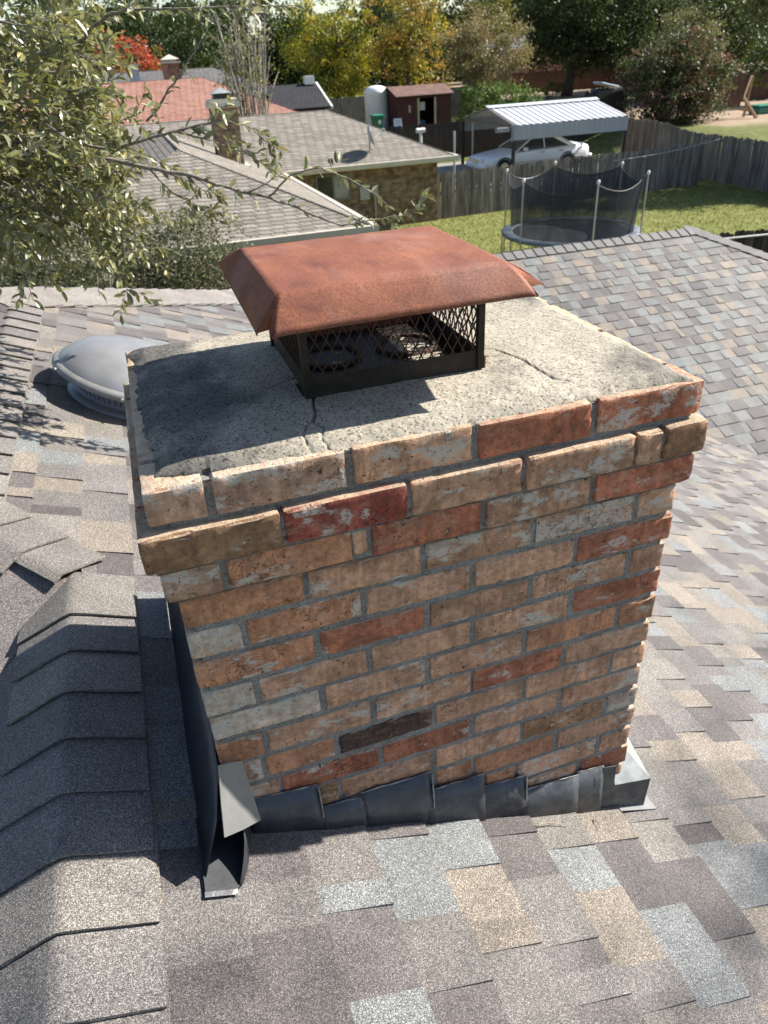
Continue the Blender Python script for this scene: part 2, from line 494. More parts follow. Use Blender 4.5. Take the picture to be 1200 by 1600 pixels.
# ---- the other slopes of the roof (seen edge on or only from another side)
zr, zm = zA(RX), zA(MX)
def deck(pts):
    n = (Vector(pts[1]) - Vector(pts[0])).cross(Vector(pts[2]) - Vector(pts[0])).normalized()
    if n.z < 0: n = -n
    m = MB().slab([Vector(p) - n * 0.004 for p in pts], -n * 0.035)
    return mk('roof_slope', m.v, m.f, M['shingle_mass'], house, cols=[(0.15, 0.135, 0.128)] * len(m.v))
HJ = (MX, JY + RX - MX, zm)
LX = -4.6
zl = zr - S * (RX - LX)
deck([(RX, -3.6, zr), (RX, JY, zr), (RX - 3.2, JY - 3.2, zr - S * 3.2), (RX - 3.2, -3.6, zr - S * 3.2)])
deck([(RX, JY, zr), HJ, (MX - 3.6, HJ[1] - 3.6, zm - S * 3.6), (RX - 3.2, JY - 3.2, zr - S * 3.2)])
deck([HJ, (MX, EY, zm), (MX - 3.6, EY + 3.6, zm - S * 3.6), (MX - 3.6, HJ[1] - 3.6, zm - S * 3.6)])
deck([(MX, EY, zm), (0.8, 4.95, zA(0.8)), (2.12, RBY, RBZ), (2.4, 9.4, -2.35), (MX - 3.6, EY + 3.6, zm - S * 3.6)])
deck([(2.12, RBY, RBZ), (7.11, RBY, RBZ), (10.6, 10.8, RBZ - S * 3.47), (2.4, 10.8, RBZ - S * 3.47)])
deck([(7.11, RBY, RBZ), (11.24, 3.2, PB(0, 3.2)[2]), (11.24, 10.8, PB(0, 3.2)[2])])
wl = MB()
wl.box(-3.9, 5.8, -3.5, 3.0, -5.7, -3.25); wl.box(-3.6, 10.6, 3.0, 6.6, -5.7, -3.3); wl.box(2.5, 10.4, 6.6, 10.3, -5.7, -3.0)
M['house_wall'] = mat_plain('house_brick_wall', (0.24, 0.15, 0.10), 0.9, 0, 0.3, 12)
wl.build('wall', M['house_wall'], house)

# ---- ridge and hip caps
def cap_piece(P, u, wl_, wr, sl_, sr, lift0=0.009, lift1=0.024, L=0.205, rnd=0.032, c=(0.155, 0.145, 0.136)):
    """P point on the ridge at the exposed (butt) end, u unit vector from butt to hidden end,
    sl_/sr unit vectors down the two slopes"""
    P, u, sl_, sr = Vector(P), Vector(u).normalized(), Vector(sl_).normalized(), Vector(sr).normalized()
    up = Vector((0, 0, 1))
    prof = []
    for d in (wl_, wl_ * 0.66, wl_ * 0.36, rnd, rnd * 0.5): prof.append((sl_, d))
    prof.append((up, 0.0))
    for d in (rnd * 0.5, rnd, wr * 0.36, wr * 0.66, wr): prof.append((sr, d))
    sag = (sl_ + sr).length * 0.5
    def pt(i, e, h):
        v, d = prof[i]
        q = P + u * e
        if d > 0: q = q + v * d
        dd = 0 if d == 0 else d
        if dd < rnd: q = q + up * (-(sag * rnd * 0.22) * (1 - dd / rnd) ** 2)   # rounded over the arris
        return q + up * h
    V, F = [], []
    n = len(prof)
    for e, h in ((0.0, lift1), (L, lift0), (0.0, lift1 - 0.006), (L, lift0 - 0.006)):
        for i in range(n):
            j = random.uniform(-0.0012, 0.0012) if e == 0 else 0
            V.append(pt(i, e + j, h))
    for i in range(n - 1):
        F.append((i, i + 1, n + i + 1, n + i)); F.append((2 * n + i, 3 * n + i, 3 * n + i + 1, 2 * n + i + 1)); F.append((i, 2 * n + i, 2 * n + i + 1, i + 1))
    F.append((0, n, 3 * n, 2 * n)); F.append((n - 1, 3 * n - 1, 4 * n - 1, 2 * n - 1))
    o = mk('ridge_cap', V, F, M['shingle'], house, True)
    o.data.set_sharp_from_angle(angle=R(35))
    k = random.uniform(0.9, 1.1)
    o.color = tuple(v * k for v in c) + (1,)
    return o
capc = [(0.165, 0.150, 0.138), (0.150, 0.140, 0.132), (0.175, 0.160, 0.145)]
dnA, dnL = (CT, 0, -ST), (-CT, 0, -ST)
y = -1.31
while y < JY - 0.03:
    cap_piece((RX, y, zr), (0, 1, 0), 0.152, 0.163, dnL, dnA, c=random.choice(capc)); y += 0.14
# hip from the junction up to the main ridge, then the main ridge
h = Vector((MX - RX, RX - MX, zm - zr)); hl = h.length; hu = h / hl
hA = Vector((1, 1, -S)).normalized(); hN = Vector((-1, -1, -S)).normalized()
d = 0.03
while d < hl - 0.02:
    cap_piece(Vector((RX, JY, zr)) + hu * d, hu, min(0.14, 0.01 + 0.42 * d), 0.155, hN, hA, c=random.choice(capc), lift1=0.024); d += 0.14
y = HJ[1] - 0.04
while y < EY:
    cap_piece((MX, y, zm), (0, 1, 0), 0.15, 0.15, dnL, dnA, c=random.choice(capc)); y += 0.14
# hip at the far end of the slope
for (a, b) in (((0.8, 4.95, zA(0.8)), (MX, EY, zm)), ((2.12, RBY, RBZ), (0.8, 4.95, zA(0.8)))):
    a, b = Vector(a), Vector(b); q = (b - a); ln = q.length; q /= ln
    sA = Vector((q.y, -q.x, 0)).normalized()
    sA = Vector((sA.x, sA.y, -S * sA.x)).normalized()
    sB = -Vector((sA.x, sA.y, 0)).normalized(); sB = Vector((sB.x, sB.y, -S * abs(sB.y))).normalized()
    d = 0.0
    while d < ln - 0.02:
        cap_piece(a + q * d, q, 0.13, 0.16, sB, sA, c=(0.21, 0.19, 0.172)); d += 0.14
x = 2.2
while x < 7.05:
    cap_piece((x, RBY, RBZ), (1, 0, 0), 0.15, 0.15, (0, CT, -ST), (0, -CT, -ST), c=(0.125, 0.122, 0.118)); x += 0.14
q = Vector((-1, 1, S)).normalized()
for i in range(26):
    cap_piece(Vector((7.11, RBY, RBZ)) - q * (0.14 * (i + 1) - 0.06), q, 0.15, 0.15, Vector((1, 1, -S)).normalized(), Vector((-1, -1, -S)).normalized(), c=(0.138, 0.132, 0.128))

# ================================================================== roof vent
VC = Vector((-0.125, 2.27, zA(-0.125) - 0.012))
tilt = Vector((ST, 0, CT)).rotation_difference(Vector((0, 0, 1))).to_matrix()
up_al = Vector((0, 0, 1)).rotation_difference(Vector((ST, 0, CT))).to_matrix()
vent = thing('roof_vent', 'round grey metal dome roof vent partly hidden behind the chimney', 'roof vent', VC)
def vl(prof, name, mat, n=56, smooth=True):
    m = MB(); m.lathe(prof, 0, 0, n, up_al); m.v = [v + VC for v in m.v]
    return m.build(name, mat, vent, smooth)
vl([(0.0, 0.268), (0.06, 0.265), (0.12, 0.256), (0.18, 0.239), (0.23, 0.214), (0.272, 0.180), (0.298, 0.150), (0.304, 0.136)], 'dome', M['vent'])
vl([(0.298, 0.146), (0.314, 0.140), (0.323, 0.130), (0.323, 0.116), (0.314, 0.108), (0.300, 0.110), (0.285, 0.114)], 'rim', M['vent_rim'])
vl([(0.215, 0.13), (0.215, 0.04), (0.225, 0.03), (0.25, 0.022), (0.25, 0.008)], 'base_collar', M['vent'])
vl([(0.0, 0.116), (0.296, 0.116)], 'underside', M['black'])
m = MB()
for k in range(64):
    t = 2 * math.pi * k / 64
    m.tube([VC + up_al @ Vector((0.222 * math.cos(t), 0.222 * math.sin(t), 0.05)), VC + up_al @ Vector((0.262 * math.cos(t), 0.262 * math.sin(t), 0.115))], 0.0022, 4)
m.build('louvre_screen', M['black'], vent)
for k in range(6):
    t = 2 * math.pi * (k + 0.35) / 6
    m = MB(); c = VC + up_al @ Vector((0.323 * math.cos(t), 0.323 * math.sin(t), 0.124))
    m.tube([c, c + up_al @ Vector((0.009 * math.cos(t), 0.009 * math.sin(t), 0))], 0.006, 8)
    m.build('screw', M['galv'], vent)
print('roof', len(allp))
# ================================================================== brick chimney
CP = 0.0677
chim = thing('brick_chimney', 'weathered tan and red brick chimney with cracked concrete crown and slate flashing', 'chimney', (0.46, 0.31, -1.0))
ROWS = [
 [(-0.016, 0.07), (0.083, 0.285), (0.3, 0.499), (0.512, 0.718), (0.733, 0.943)],
 [(-0.037, 0.172), (0.179, 0.379), (0.388, 0.585), (0.595, 0.804), (0.811, 0.861), (0.87, 0.956)],
 [(-0.02, 0.069), (0.081, 0.283), (0.286, 0.311), (0.319, 0.515), (0.527, 0.729), (0.742, 0.948)],
 [(-0.003, 0.198), (0.207, 0.407), (0.418, 0.622), (0.633, 0.838), (0.85, 0.931)],
 [(-0.005, 0.083), (0.094, 0.294), (0.303, 0.505), (0.513, 0.715), (0.726, 0.935)],
 [(-0.005, 0.203), (0.215, 0.411), (0.424, 0.625), (0.636, 0.845), (0.853, 0.929)],
 [(-0.004, 0.085), (0.096, 0.295), (0.307, 0.505), (0.516, 0.719), (0.731, 0.933)],
 [(-0.002, 0.199), (0.212, 0.411), (0.422, 0.619), (0.631, 0.838), (0.848, 0.931)],
 [(-0.003, 0.082), (0.092, 0.295), (0.307, 0.508), (0.515, 0.716), (0.728, 0.93)],
 [(-0.003, 0.071), (0.08, 0.216), (0.227, 0.425), (0.433, 0.629), (0.638, 0.84), (0.85, 0.933)],
 [(-0.001, 0.097), (0.103, 0.305), (0.315, 0.509), (0.521, 0.721), (0.731, 0.931)],
 [(0.001, 0.166), (0.176, 0.213), (0.221, 0.422), (0.432, 0.633), (0.642, 0.842), (0.852, 0.934)],
 [(0.003, 0.209), (0.223, 0.421), (0.431, 0.515), (0.524, 0.72), (0.734, 0.936)],
 [(0.0, 0.203), (0.214, 0.416), (0.428, 0.541), (0.553, 0.628), (0.636, 0.84), (0.853, 0.934)],
 [(0.10, 0.304), (0.316, 0.512), (0.524, 0.648), (0.66, 0.795), (0.808, 0.938)],
 [(0.3, 0.5), (0.512, 0.71), (0.722, 0.93)], [(0.62, 0.82), (0.83, 0.932)]]
FRONT = [-0.005, -0.022, -0.012] + [0.0] * 14
# brick colours read off the wall: T tan, O orange brown, R red, D deep red, W limewashed, K burnt, B brown, P pinkish, G grey tan
BC = {'T': ((0.50, 0.288, 0.182), .45), 'O': ((0.44, 0.212, 0.118), .36), 'R': ((0.40, 0.150, 0.088), .30), 'D': ((0.34, 0.090, 0.064), .25),
      'W': ((0.47, 0.375, 0.295), .66), 'K': ((0.070, 0.044, 0.036), .10), 'B': ((0.34, 0.195, 0.108), .30), 'P': ((0.46, 0.285, 0.200), .48), 'G': ((0.48, 0.305, 0.210), .62)}
CODE = ["PPTRR", "BDTTTB", "GOTRTR", "OTTGT", "WOTTR", "ORTTT", "WTTTR", "WTTOO", "OTTRT", "POKTTT", "PRRTT", "PBTTBW", "BTOOT", "OTOOTT", "BTOTR", "TOT", "TO"]

def brick_mesh(L, H, D, seed, fine=True):
    """rounded, chipped brick centred on its own origin"""
    nx = max(2, int(L / (0.016 if fine else 0.05))); ny = 3 if fine else 2; nz = 4 if fine else 2
    def grid(n, half):
        b = min(0.0045, half * 0.3)
        return [-half, -half + b] + [(-half + b) + (2 * half - 2 * b) * (i / n) for i in range(1, n)] + [half - b, half]
    gx, gy, gz = grid(nx, L / 2), grid(ny, D / 2), grid(nz, H / 2)
    idx = {}; V = []; F = []
    off = Vector((seed * 3.17, seed * 1.31, seed * 0.77))
    r = 0.0022
    def vid(i, j, k):
        if (i, j, k) in idx: return idx[(i, j, k)]
        p = Vector((gx[i], gy[j], gz[k]))
        c = Vector((max(-L / 2 + r, min(L / 2 - r, p.x)), max(-D / 2 + r, min(D / 2 - r, p.y)), max(-H / 2 + r, min(H / 2 - r, p.z))))
        d = p - c
        ne = sum(1 for a in d if abs(a) > 1e-6)
        if d.length > 1e-9: p = c + d.normalized() * r
        if fine:
            n1 = noise.noise(p * 22 + off); n2 = noise.noise(p * 75 + off * 2)
            if ne >= 2 and d.length > 0:
                chip = min(0.0028, max(0.0, noise.noise(p * 34 - off) - 0.10) * 0.012)
                p -= d.normalized() * (chip + 0.0012 * abs(n2)); p += Vector((0, 0, 0.0019 * noise.noise(Vector((p.x * 17, p.z * 30, 0)) + off))) + Vector((0.0016 * noise.noise(Vector((p.x * 8, p.z * 30, 5)) - off), 0, 0))
            elif d.length > 0: p += d.normalized() * (n1 * 0.0016 + n2 * 0.0006)
        idx[(i, j, k)] = len(V); V.append(p); return idx[(i, j, k)]
    X, Y_, Z_ = len(gx) - 1, len(gy) - 1, len(gz) - 1
    for i in range(X):
        for k in range(Z_):
            F.append((vid(i, 0, k), vid(i + 1, 0, k), vid(i + 1, 0, k + 1), vid(i, 0, k + 1)))
            F.append((vid(i, Y_, k), vid(i, Y_, k + 1), vid(i + 1, Y_, k + 1), vid(i + 1, Y_, k)))
        for j in range(Y_):
            F.append((vid(i, j, 0), vid(i, j + 1, 0), vid(i + 1, j + 1, 0), vid(i + 1, j, 0)))
            F.append((vid(i, j, Z_), vid(i + 1, j, Z_), vid(i + 1, j + 1, Z_), vid(i, j + 1, Z_)))
    for j in range(Y_):
        for k in range(Z_):
            F.append((vid(0, j, k), vid(0, j, k + 1), vid(0, j + 1, k + 1), vid(0, j + 1, k)))
            F.append((vid(X, j, k), vid(X, j + 1, k), vid(X, j + 1, k + 1), vid(X, j, k + 1)))
    me = bpy.data.meshes.new('brick'); me.from_pydata(V, [], F); me.update(); me.materials.append(M['brick'])
    me.polygons.foreach_set("use_smooth", [True] * len(me.polygons)); me.set_sharp_from_angle(angle=R(38))
    return me
br = random.Random(4)
BH, BD = 0.0575, 0.094
def put_brick(me, loc, rotz, c, a, tiltv=0.5):
    o = bpy.data.objects.new('brick', me); col.objects.link(o)
    attach(o, chim)
    o.location = loc
    o.rotation_euler = (R(br.uniform(-tiltv, tiltv)), R(br.uniform(-tiltv, tiltv) * 0.7), rotz + R(br.uniform(-tiltv, tiltv) * 0.5))
    k = br.uniform(0.88, 1.14)
    o.color = (c[0] * k, c[1] * k, c[2] * k, max(0, min(1, a + br.uniform(-.15, .15))))
    return o
cheap = {L: [brick_mesh(L, BH, BD, 90 + i + int(L * 1000), True) for i in range(4)] for L in (0.200, 0.096)}
DY = 0.625
seed = 0
for r_, row in enumerate(ROWS):
    zc = CP * (2.5 - r_) + (0.004 if r_ == 0 else 0)
    fy = FRONT[r_]
    for j, (a, b) in enumerate(row):
        seed += 1
        H = BH * br.uniform(0.97, 1.03) * (1.06 if r_ < 2 else 1.0)
        if a == 0.286: H *= 0.82
        c, w = BC[CODE[r_][j]]
        me = brick_mesh(b - a, H, BD, seed)
        o = put_brick(me, ((a + b) / 2, fy + BD / 2 + br.uniform(-0.0022, 0.0012), zc + br.uniform(-0.0012, 0.0012)), 0, c, w)
        if a == 0.286: o.location.y += 0.004
    # returns on the two sides and the back
    xl, xr = row[0][0], row[-1][1]
    if r_ > 13: xl = 0.0
    yb = DY - fy
    if r_ > 13: continue
    half = r_ % 2
    for side in (0, 1):
        y = fy + BD + 0.011
        first = 0.096 if half else 0.200
        L = first
        while y + 0.05 < yb - BD - 0.005:
            L = min(L, yb - BD - 0.011 - y)
            key = 0.200 if L > 0.15 else 0.096
            me = br.choice(cheap[key])
            x = (xl + BD / 2) if side == 0 else (xr - BD / 2)
            c, w = BC[br.choice("TTTOORGPB")]
            o = put_brick(me, (x, y + L / 2, zc), R(90 if side else -90), c, w)
            o.scale.x = L / key
            y += L + 0.011; L = 0.200
    x = xl; L = 0.096 if half else 0.200
    while x + 0.04 < xr:
        L = min(L, xr - x); key = 0.200 if L > 0.15 else 0.096
        c, w = BC[br.choice("TTTOORGPB")]
        o = put_brick(br.choice(cheap[key]), (x + L / 2, yb - BD / 2, zc), R(180), c, w)
        o.scale.x = L / key
        x += L + 0.011; L = 0.200
# mortar: one core set back from the brick faces, one band behind each course that steps out
m = MB()
j = 0.0095
m.box(0.0 + j, 0.932 - j, 0.0 + j, DY - j, -1.12, 0.0)
for r_ in (2, 1, 0):
    xl, xr = ROWS[r_][0][0], ROWS[r_][-1][1]; fy = FRONT[r_]
    z0 = CP * (2 - r_); jj = j + 0.004 * (r_ == 1)
    m.box(xl + jj, xr - jj, fy + jj, DY - fy - jj, z0 + 0.0003 - (0.008 if r_ < 2 else 0), z0 + CP + (-0.0085 if r_ else -0.004))
mo = m.build('mortar_core', M['mortar'], chim)
# mortar with a rough face: finely divided front sheet of the core
vv, ff = [], []
nx, nz = 150, 150
z0, z1 = -1.08, 3 * CP - 0.006
def front_y(z):
    ks = [max(0, min(16, int(math.floor((3 * CP - z + e_) / CP)))) for e_ in (-0.014, 0.014)]
    return max(FRONT[k_] for k_ in ks)
for a in range(nz + 1):
    z = z0 + (z1 - z0) * a / nz
    for b in range(nx + 1):
        x = 0.012 + (0.920 - 0.012) * b / nx
        pv = Vector((x * 40, 0, z * 40))
        vv.append((x, front_y(z) + (0.0065 if z > -0.02 else 0.0030) + 0.0020 * noise.noise(pv) + 0.0012 * noise.noise(pv * 3.1), z))
for a in range(nz):
    for b in range(nx):
        i = a * (nx + 1) + b; ff.append((i, i + 1, i + nx + 2, i + nx + 1))
mk('mortar_joint', vv, ff, M['mortar'], chim, True)

# ---- concrete crown: a relief sheet with a ragged rim and real cracks
cracks = [([(0.300, 0.215), (0.278, 0.154), (0.275, 0.115), (0.259, 0.088), (0.250, 0.080)], 0.0021, 0.008),
          ([(0.259, 0.088), (0.270, 0.062), (0.262, 0.030), (0.268, -0.01)], 0.0012, 0.004),
          ([(0.250, 0.080), (0.236, 0.050), (0.238, 0.010)], 0.0012, 0.004),
          ([(0.612, 0.222), (0.632, 0.202), (0.655, 0.206)], 0.0014, 0.004),
          ([(0.650, 0.232), (0.662, 0.212), (0.678, 0.171), (0.687, 0.116), (0.690, 0.082), (0.712, 0.060)], 0.0016, 0.005),
          ([(0.700, 0.40), (0.781, 0.408), (0.851, 0.396), (0.888, 0.354)], 0.0014, 0.004),
          ([(0.030, 0.240), (0.115, 0.229), (0.192, 0.223), (0.270, 0.262)], 0.0016, 0.004),
          ([(0.09, 0.37), (0.16, 0.33), (0.21, 0.335)], 0.0012, 0.003)]
def seg_d(px, py, a, b):
    ax, ay = a; bx, by = b; dx, dy = bx - ax, by - ay
    t = max(0, min(1, ((px - ax) * dx + (py - ay) * dy) / (dx * dx + dy * dy + 1e-12)))
    return math.hypot(px - ax - t * dx, py - ay - t * dy)
NX, NY = 300, 200
X0, X1, Y0, Y1 = -0.012, 0.942, -0.006, 0.632
def rim(x, y):
    """inside the ragged outline? distance-like value"""
    n = noise.noise(Vector((x * 13, y * 13, 3.3))) * 0.010 + noise.noise(Vector((x * 45, y * 45, 7.7))) * 0.006
    fl = 0.004 + 0.004 * math.sin(x * 11)
    if x < 0.082: fl = 0.030 - 0.26 * max(0, x - 0.018) if x > 0.018 else 0.030
    if 0.07 < x < 0.084: fl = 0.016
    f = y - (Y0 + fl + 0.006)
    l = x - (-0.004 + 0.006 * math.sin(y * 17) + (0.006 if y < 0.3 else -0.002))
    r2 = (0.938 - 0.010 - 0.012 * max(0, noise.noise(Vector((y * 9, 1.7, 0))))) - x
    b = 0.620 - y
    return min(f, l, r2, b) + n
Vv, keep = [], {}
def crown_z(x, y, d):
    dc = min(min(x, 0.93 - x) / 0.28, min(y, 0.62 - y) / 0.2)
    z = 0.2005 + 0.013 * max(0, min(1, d / 0.03)) ** 0.6 + 0.017 * max(0, min(1, dc))
    z += 0.0030 * noise.noise(Vector((x * 9, y * 9, 0))) + 0.0011 * noise.noise(Vector((x * 30, y * 30, 5))) + 0.0007 * noise.noise(Vector((x * 110, y * 110, 9)))
    wob = 0.004 * noise.noise(Vector((x * 38, y * 38, 2))); wob2 = 0.004 * noise.noise(Vector((x * 38, y * 38, 12)))
    for pl, w, dep in cracks:
        bx = [p_[0] for p_ in pl]; by = [p_[1] for p_ in pl]
        if x < min(bx) - .02 or x > max(bx) + .02 or y < min(by) - .02 or y > max(by) + .02: continue
        q = min(seg_d(x + wob, y + wob2, pl[i], pl[i + 1]) for i in range(len(pl) - 1))
        if q < w * 1.6: z -= dep * (1 - q / (w * 1.6)) ** 0.5
    return z
dv = np.zeros((NX + 1, NY + 1))
for i in range(NX + 1):
    for j_ in range(NY + 1):
        x, y = X0 + (X1 - X0) * i / NX, Y0 + (Y1 - Y0) * j_ / NY
        dv[i, j_] = rim(x, y)
vid = {}; V = []; F = []
def cv(i, j_):
    if (i, j_) not in vid:
        x, y = X0 + (X1 - X0) * i / NX, Y0 + (Y1 - Y0) * j_ / NY
        vid[(i, j_)] = len(V); V.append((x, y, crown_z(x, y, dv[i, j_])))
    return vid[(i, j_)]
edges = {}
for i in range(NX):
    for j_ in range(NY):
        if min(dv[i, j_], dv[i + 1, j_], dv[i, j_ + 1], dv[i + 1, j_ + 1]) < 0: continue
        f = (cv(i, j_), cv(i + 1, j_), cv(i + 1, j_ + 1), cv(i, j_ + 1)); F.append(f)
        for a in range(4):
            e = (f[a], f[(a + 1) % 4]); edges[e] = 1
bot = {}
def bv(i):
    if i not in bot:
        bot[i] = len(V); x, y, z = V[i]; V.append((x, y, 0.188))
    return bot[i]
for (a, b) in list(edges):
    if (b, a) not in edges: F.append((b, a, bv(a), bv(b)))
crown = mk('crown', V, F, M['crown'], chim, True)
crown.data.set_sharp_from_angle(angle=R(50))

# ---- flashing along the front: stepped painted sheets let into the joints
def zroof(x): return zA(x)
FL = [(0.030, 0.172, -0.514, -0.530, -0.0040), (0.166, 0.262, -0.599, -0.610, -0.0070), (0.258, 0.418, -0.598, -0.604, -0.0050),
      (0.404, 0.543, -0.660, -0.665, -0.0080), (0.527, 0.653, -0.710, -0.723, -0.0055), (0.641, 0.799, -0.770, -0.784, -0.0085), (0.793, 0.870, -0.776, -0.787, -0.006)]
for n_, (a, b, za, zb, y_) in enumerate(FL):
    pts_t, pts_b = [], []
    N_ = 8
    for i in range(N_ + 1):
        t = i / N_; x = a + (b - a) * t
        w1 = 0.0025 * noise.noise(Vector((x * 30, n_, 0)))
        pts_t.append(Vector((x, y_ - 0.001 * abs(w1) * 300, za + (zb - za) * t + 0.003 * noise.noise(Vector((x * 25, n_ * 3, 4))))))
        pts_b.append(Vector((x, y_ - 0.010 - 0.008 * (0.5 + 0.5 * noise.noise(Vector((x * 14, n_, 7)))), zroof(x) + 0.002)))
    pts_m = [p.lerp(q, 0.55) + Vector((0, -0.003 - 0.004 * noise.noise(Vector((p.x * 18, 9, n_))), 0)) for p, q in zip(pts_t, pts_b)]
    V = pts_t + pts_m + pts_b; F = []
    for r_ in range(2):
        for i in range(N_): k_ = r_ * (N_ + 1) + i; F.append((k_, k_ + N_ + 1, k_ + N_ + 2, k_ + 1))
    o = mk('step_flashing', V, F, M['flash'], chim, True); solid(o, 0.0018, 1)
    # sealant along the top edge and down the seam
    tp = [p + Vector((0, -0.001, 0.0015 + 0.002 * noise.noise(Vector((p.x * 60, 2, n_))))) for p in pts_t]
    rr = [0.0030 * max(0.12, noise.noise(Vector((p.x * 40, n_ * 5.3, 1))) + 0.25) for p in tp]
    MB().tube(tp, rr, 5).build('sealant_bead', M['caulk'], chim, True)
    sp = [pts_t[-1].lerp(pts_b[-1], t / 6) + Vector((0.002 * noise.noise(Vector((t, n_, 3.0))), -0.005, 0)) for t in range(7)]
    if n_ in (0, 2, 4): MB().tube(sp[:5], [0.0016 + 0.0022 * abs(noise.noise(Vector((t * 1.7, n_, 8.0)))) for t in range(5)], 5).build('sealant_bead', M['caulk'], chim, True)
# little box of folded sheet at the downhill corner
zc_ = -0.80
m = MB()
m.slab([(0.868, -0.010, zc_ + 0.01), (0.868, -0.014, zroof(0.868)), (1.008, -0.016, zroof(1.008) + 0.012), (1.012, -0.016, -0.888), (0.905, -0.014, -0.868), (0.903, -0.012, zc_ + 0.004)], (0, 0.0018, 0))
m.build('corner_flashing', M['flash'], chim)
m = MB(); m.slab([(0.906, -0.016, -0.867), (1.013, -0.018, -0.889), (0.985, 0.075, -0.800), (0.934, 0.075, -0.770)], (0, 0, 0.0018))
m.build('corner_flashing', M['galv'], chim)
m = MB(); m.slab([(1.013, -0.017, -0.889), (1.010, -0.017, zroof(1.01) + 0.01), (1.0, 0.30, zroof(1.0) + 0.01), (0.985, 0.075, -0.800)], (0.0018, 0, 0))
m.build('corner_flashing', M['galv'], chim)
m = MB(); m.slab([(0.93, -0.03, zroof(.93) + .012), (1.045, -0.03, zroof(1.045) + .012), (1.045, 0.62, zroof(1.045) + .012), (0.93, 0.62, zroof(.93) + .012)], (0, 0, 0.0015))
m.build('pan_flashing', M['vent_rim'], chim)
# long sheet on the uphill side, its folded end and the pan below it
V = []; n_ = 24
for i in range(n_ + 1):
    yb_ = -0.112 + (0.765 + 0.112) * i / n_; yt_ = -0.014 + (0.765 + 0.014) * i / n_
    w1 = 0.004 * noise.noise(Vector((yb_ * 7, 1, 0)))
    V += [(-0.006, yt_, -0.388), (-0.030 + w1, (yb_ + yt_) / 2, (-0.388 + zroof(-0.07)) / 2 + 0.006), (-0.070 + w1 * 0.5, yb_, zroof(-0.07) + 0.012)]
F = []
for i in range(n_):
    for k_ in range(2): q = i * 3 + k_; F.append((q, q + 1, q + 4, q + 3))
o = mk('side_flashing', V, F, M['flash_dark'], chim, True); solid(o, 0.0015)
V = [(-0.004, -0.038, -0.352), (0.016, -0.022, -0.372), (0.038, -0.008, -0.393), (-0.013, -0.074, -0.406), (0.015, -0.052, -0.430), (0.043, -0.030, -0.456), (-0.020, -0.112, -0.453), (0.013, -0.084, -0.486), (0.048, -0.056, -0.513)]
o = mk('folded_flap', V, [(0, 3, 4, 1), (1, 4, 5, 2), (3, 6, 7, 4), (4, 7, 8, 5)], M['vent_rim'], chim); solid(o, 0.0015)
m = MB(); m.slab([(-0.074, -0.142, zroof(-.074) + .012), (-0.018, -0.142, zroof(-.018) + .012), (0.028, -0.002, zroof(.028) + .012), (-0.074, 0.02, zroof(-.074) + .012)], (0, 0, 0.0015))
m.build('pan_flashing', M['flash_dark'], chim)
m = MB(); m.slab([(-0.076, -0.150, zroof(-.076) + .011), (-0.020, -0.150, zroof(-.02) + .011), (-0.019, -0.141, zroof(-.019) + .0135), (-0.075, -0.141, zroof(-.075) + .0135)], (0, 0, 0.0015)); m.build('pan_lip', M['flash'], chim)
V = []
for i in range(9):
    t = i / 8; x, y_ = -0.012 + 0.045 * t, -0.135 + 0.13 * t
    V += [(x + 0.004 * math.sin(t * 5), y_, zroof(x) + 0.010), (x + 0.006 * math.sin(t * 5), y_ + 0.003, zroof(x) + 0.02 + 0.075 * min(1, t * 1.8))]
o = mk('side_flashing', V, [(2 * i, 2 * i + 2, 2 * i + 3, 2 * i + 1) for i in range(8)], M['flash_dark'], chim, True); solid(o, 0.0012)

# ================================================================== rusted chimney cap
capt = thing('chimney_cap', 'rusted steel chimney cap with sloping hood over a black mesh cage', 'chimney cap', (0.435, 0.31, 0.228))
cx0, cx1, cy0, cy1 = 0.274, 0.590, 0.166, 0.455
cz0, cz1 = 0.226, 0.385
# hood: flat top, four bent flanges, open folded corners
tx0, tx1, ty0, ty1, tz = 0.231, 0.600, 0.094, 0.418, 0.427
fx0, fx1, fy0, fy1, fz = 0.190, 0.668, 0.054, 0.560, 0.378
def hood_pt(u, v):
    """u,v in [-1,1] outside |.|<=0.8 is flange"""
    def ax(t, a0, b0, b1, a1):
        if t < -0.8: return a0 + (b0 - a0) * (t + 1) / 0.2
        if t > 0.8: return b1 + (a1 - b1) * (t - 0.8) / 0.2
        return b0 + (b1 - b0) * (t + 0.8) / 1.6
    return ax(u, fx0, tx0, tx1, fx1), ax(v, fy0, ty0, ty1, fy1)
V, F = [], []
n_ = 28
HG = [0.0, 0.018] + [0.018 + 0.964 * q / 26 for q in range(1, 26)] + [0.982, 1.0]
topi = {}
for i in range(n_ + 1):
    for j_ in range(n_ + 1):
        x = tx0 + (tx1 - tx0) * HG[i]; y = ty0 + (ty1 - ty0) * HG[j_]
        s_ = math.sin(math.pi * i / n_) * math.sin(math.pi * j_ / n_)
        topi[(i, j_)] = len(V); V.append(Vector((x, y, tz + 0.003 * s_ + 0.0008 * noise.noise(Vector((x * 12, y * 12, 0))))))
for i in range(n_):
    for j_ in range(n_): F.append((topi[(i, j_)], topi[(i + 1, j_)], topi[(i + 1, j_ + 1)], topi[(i, j_ + 1)]))
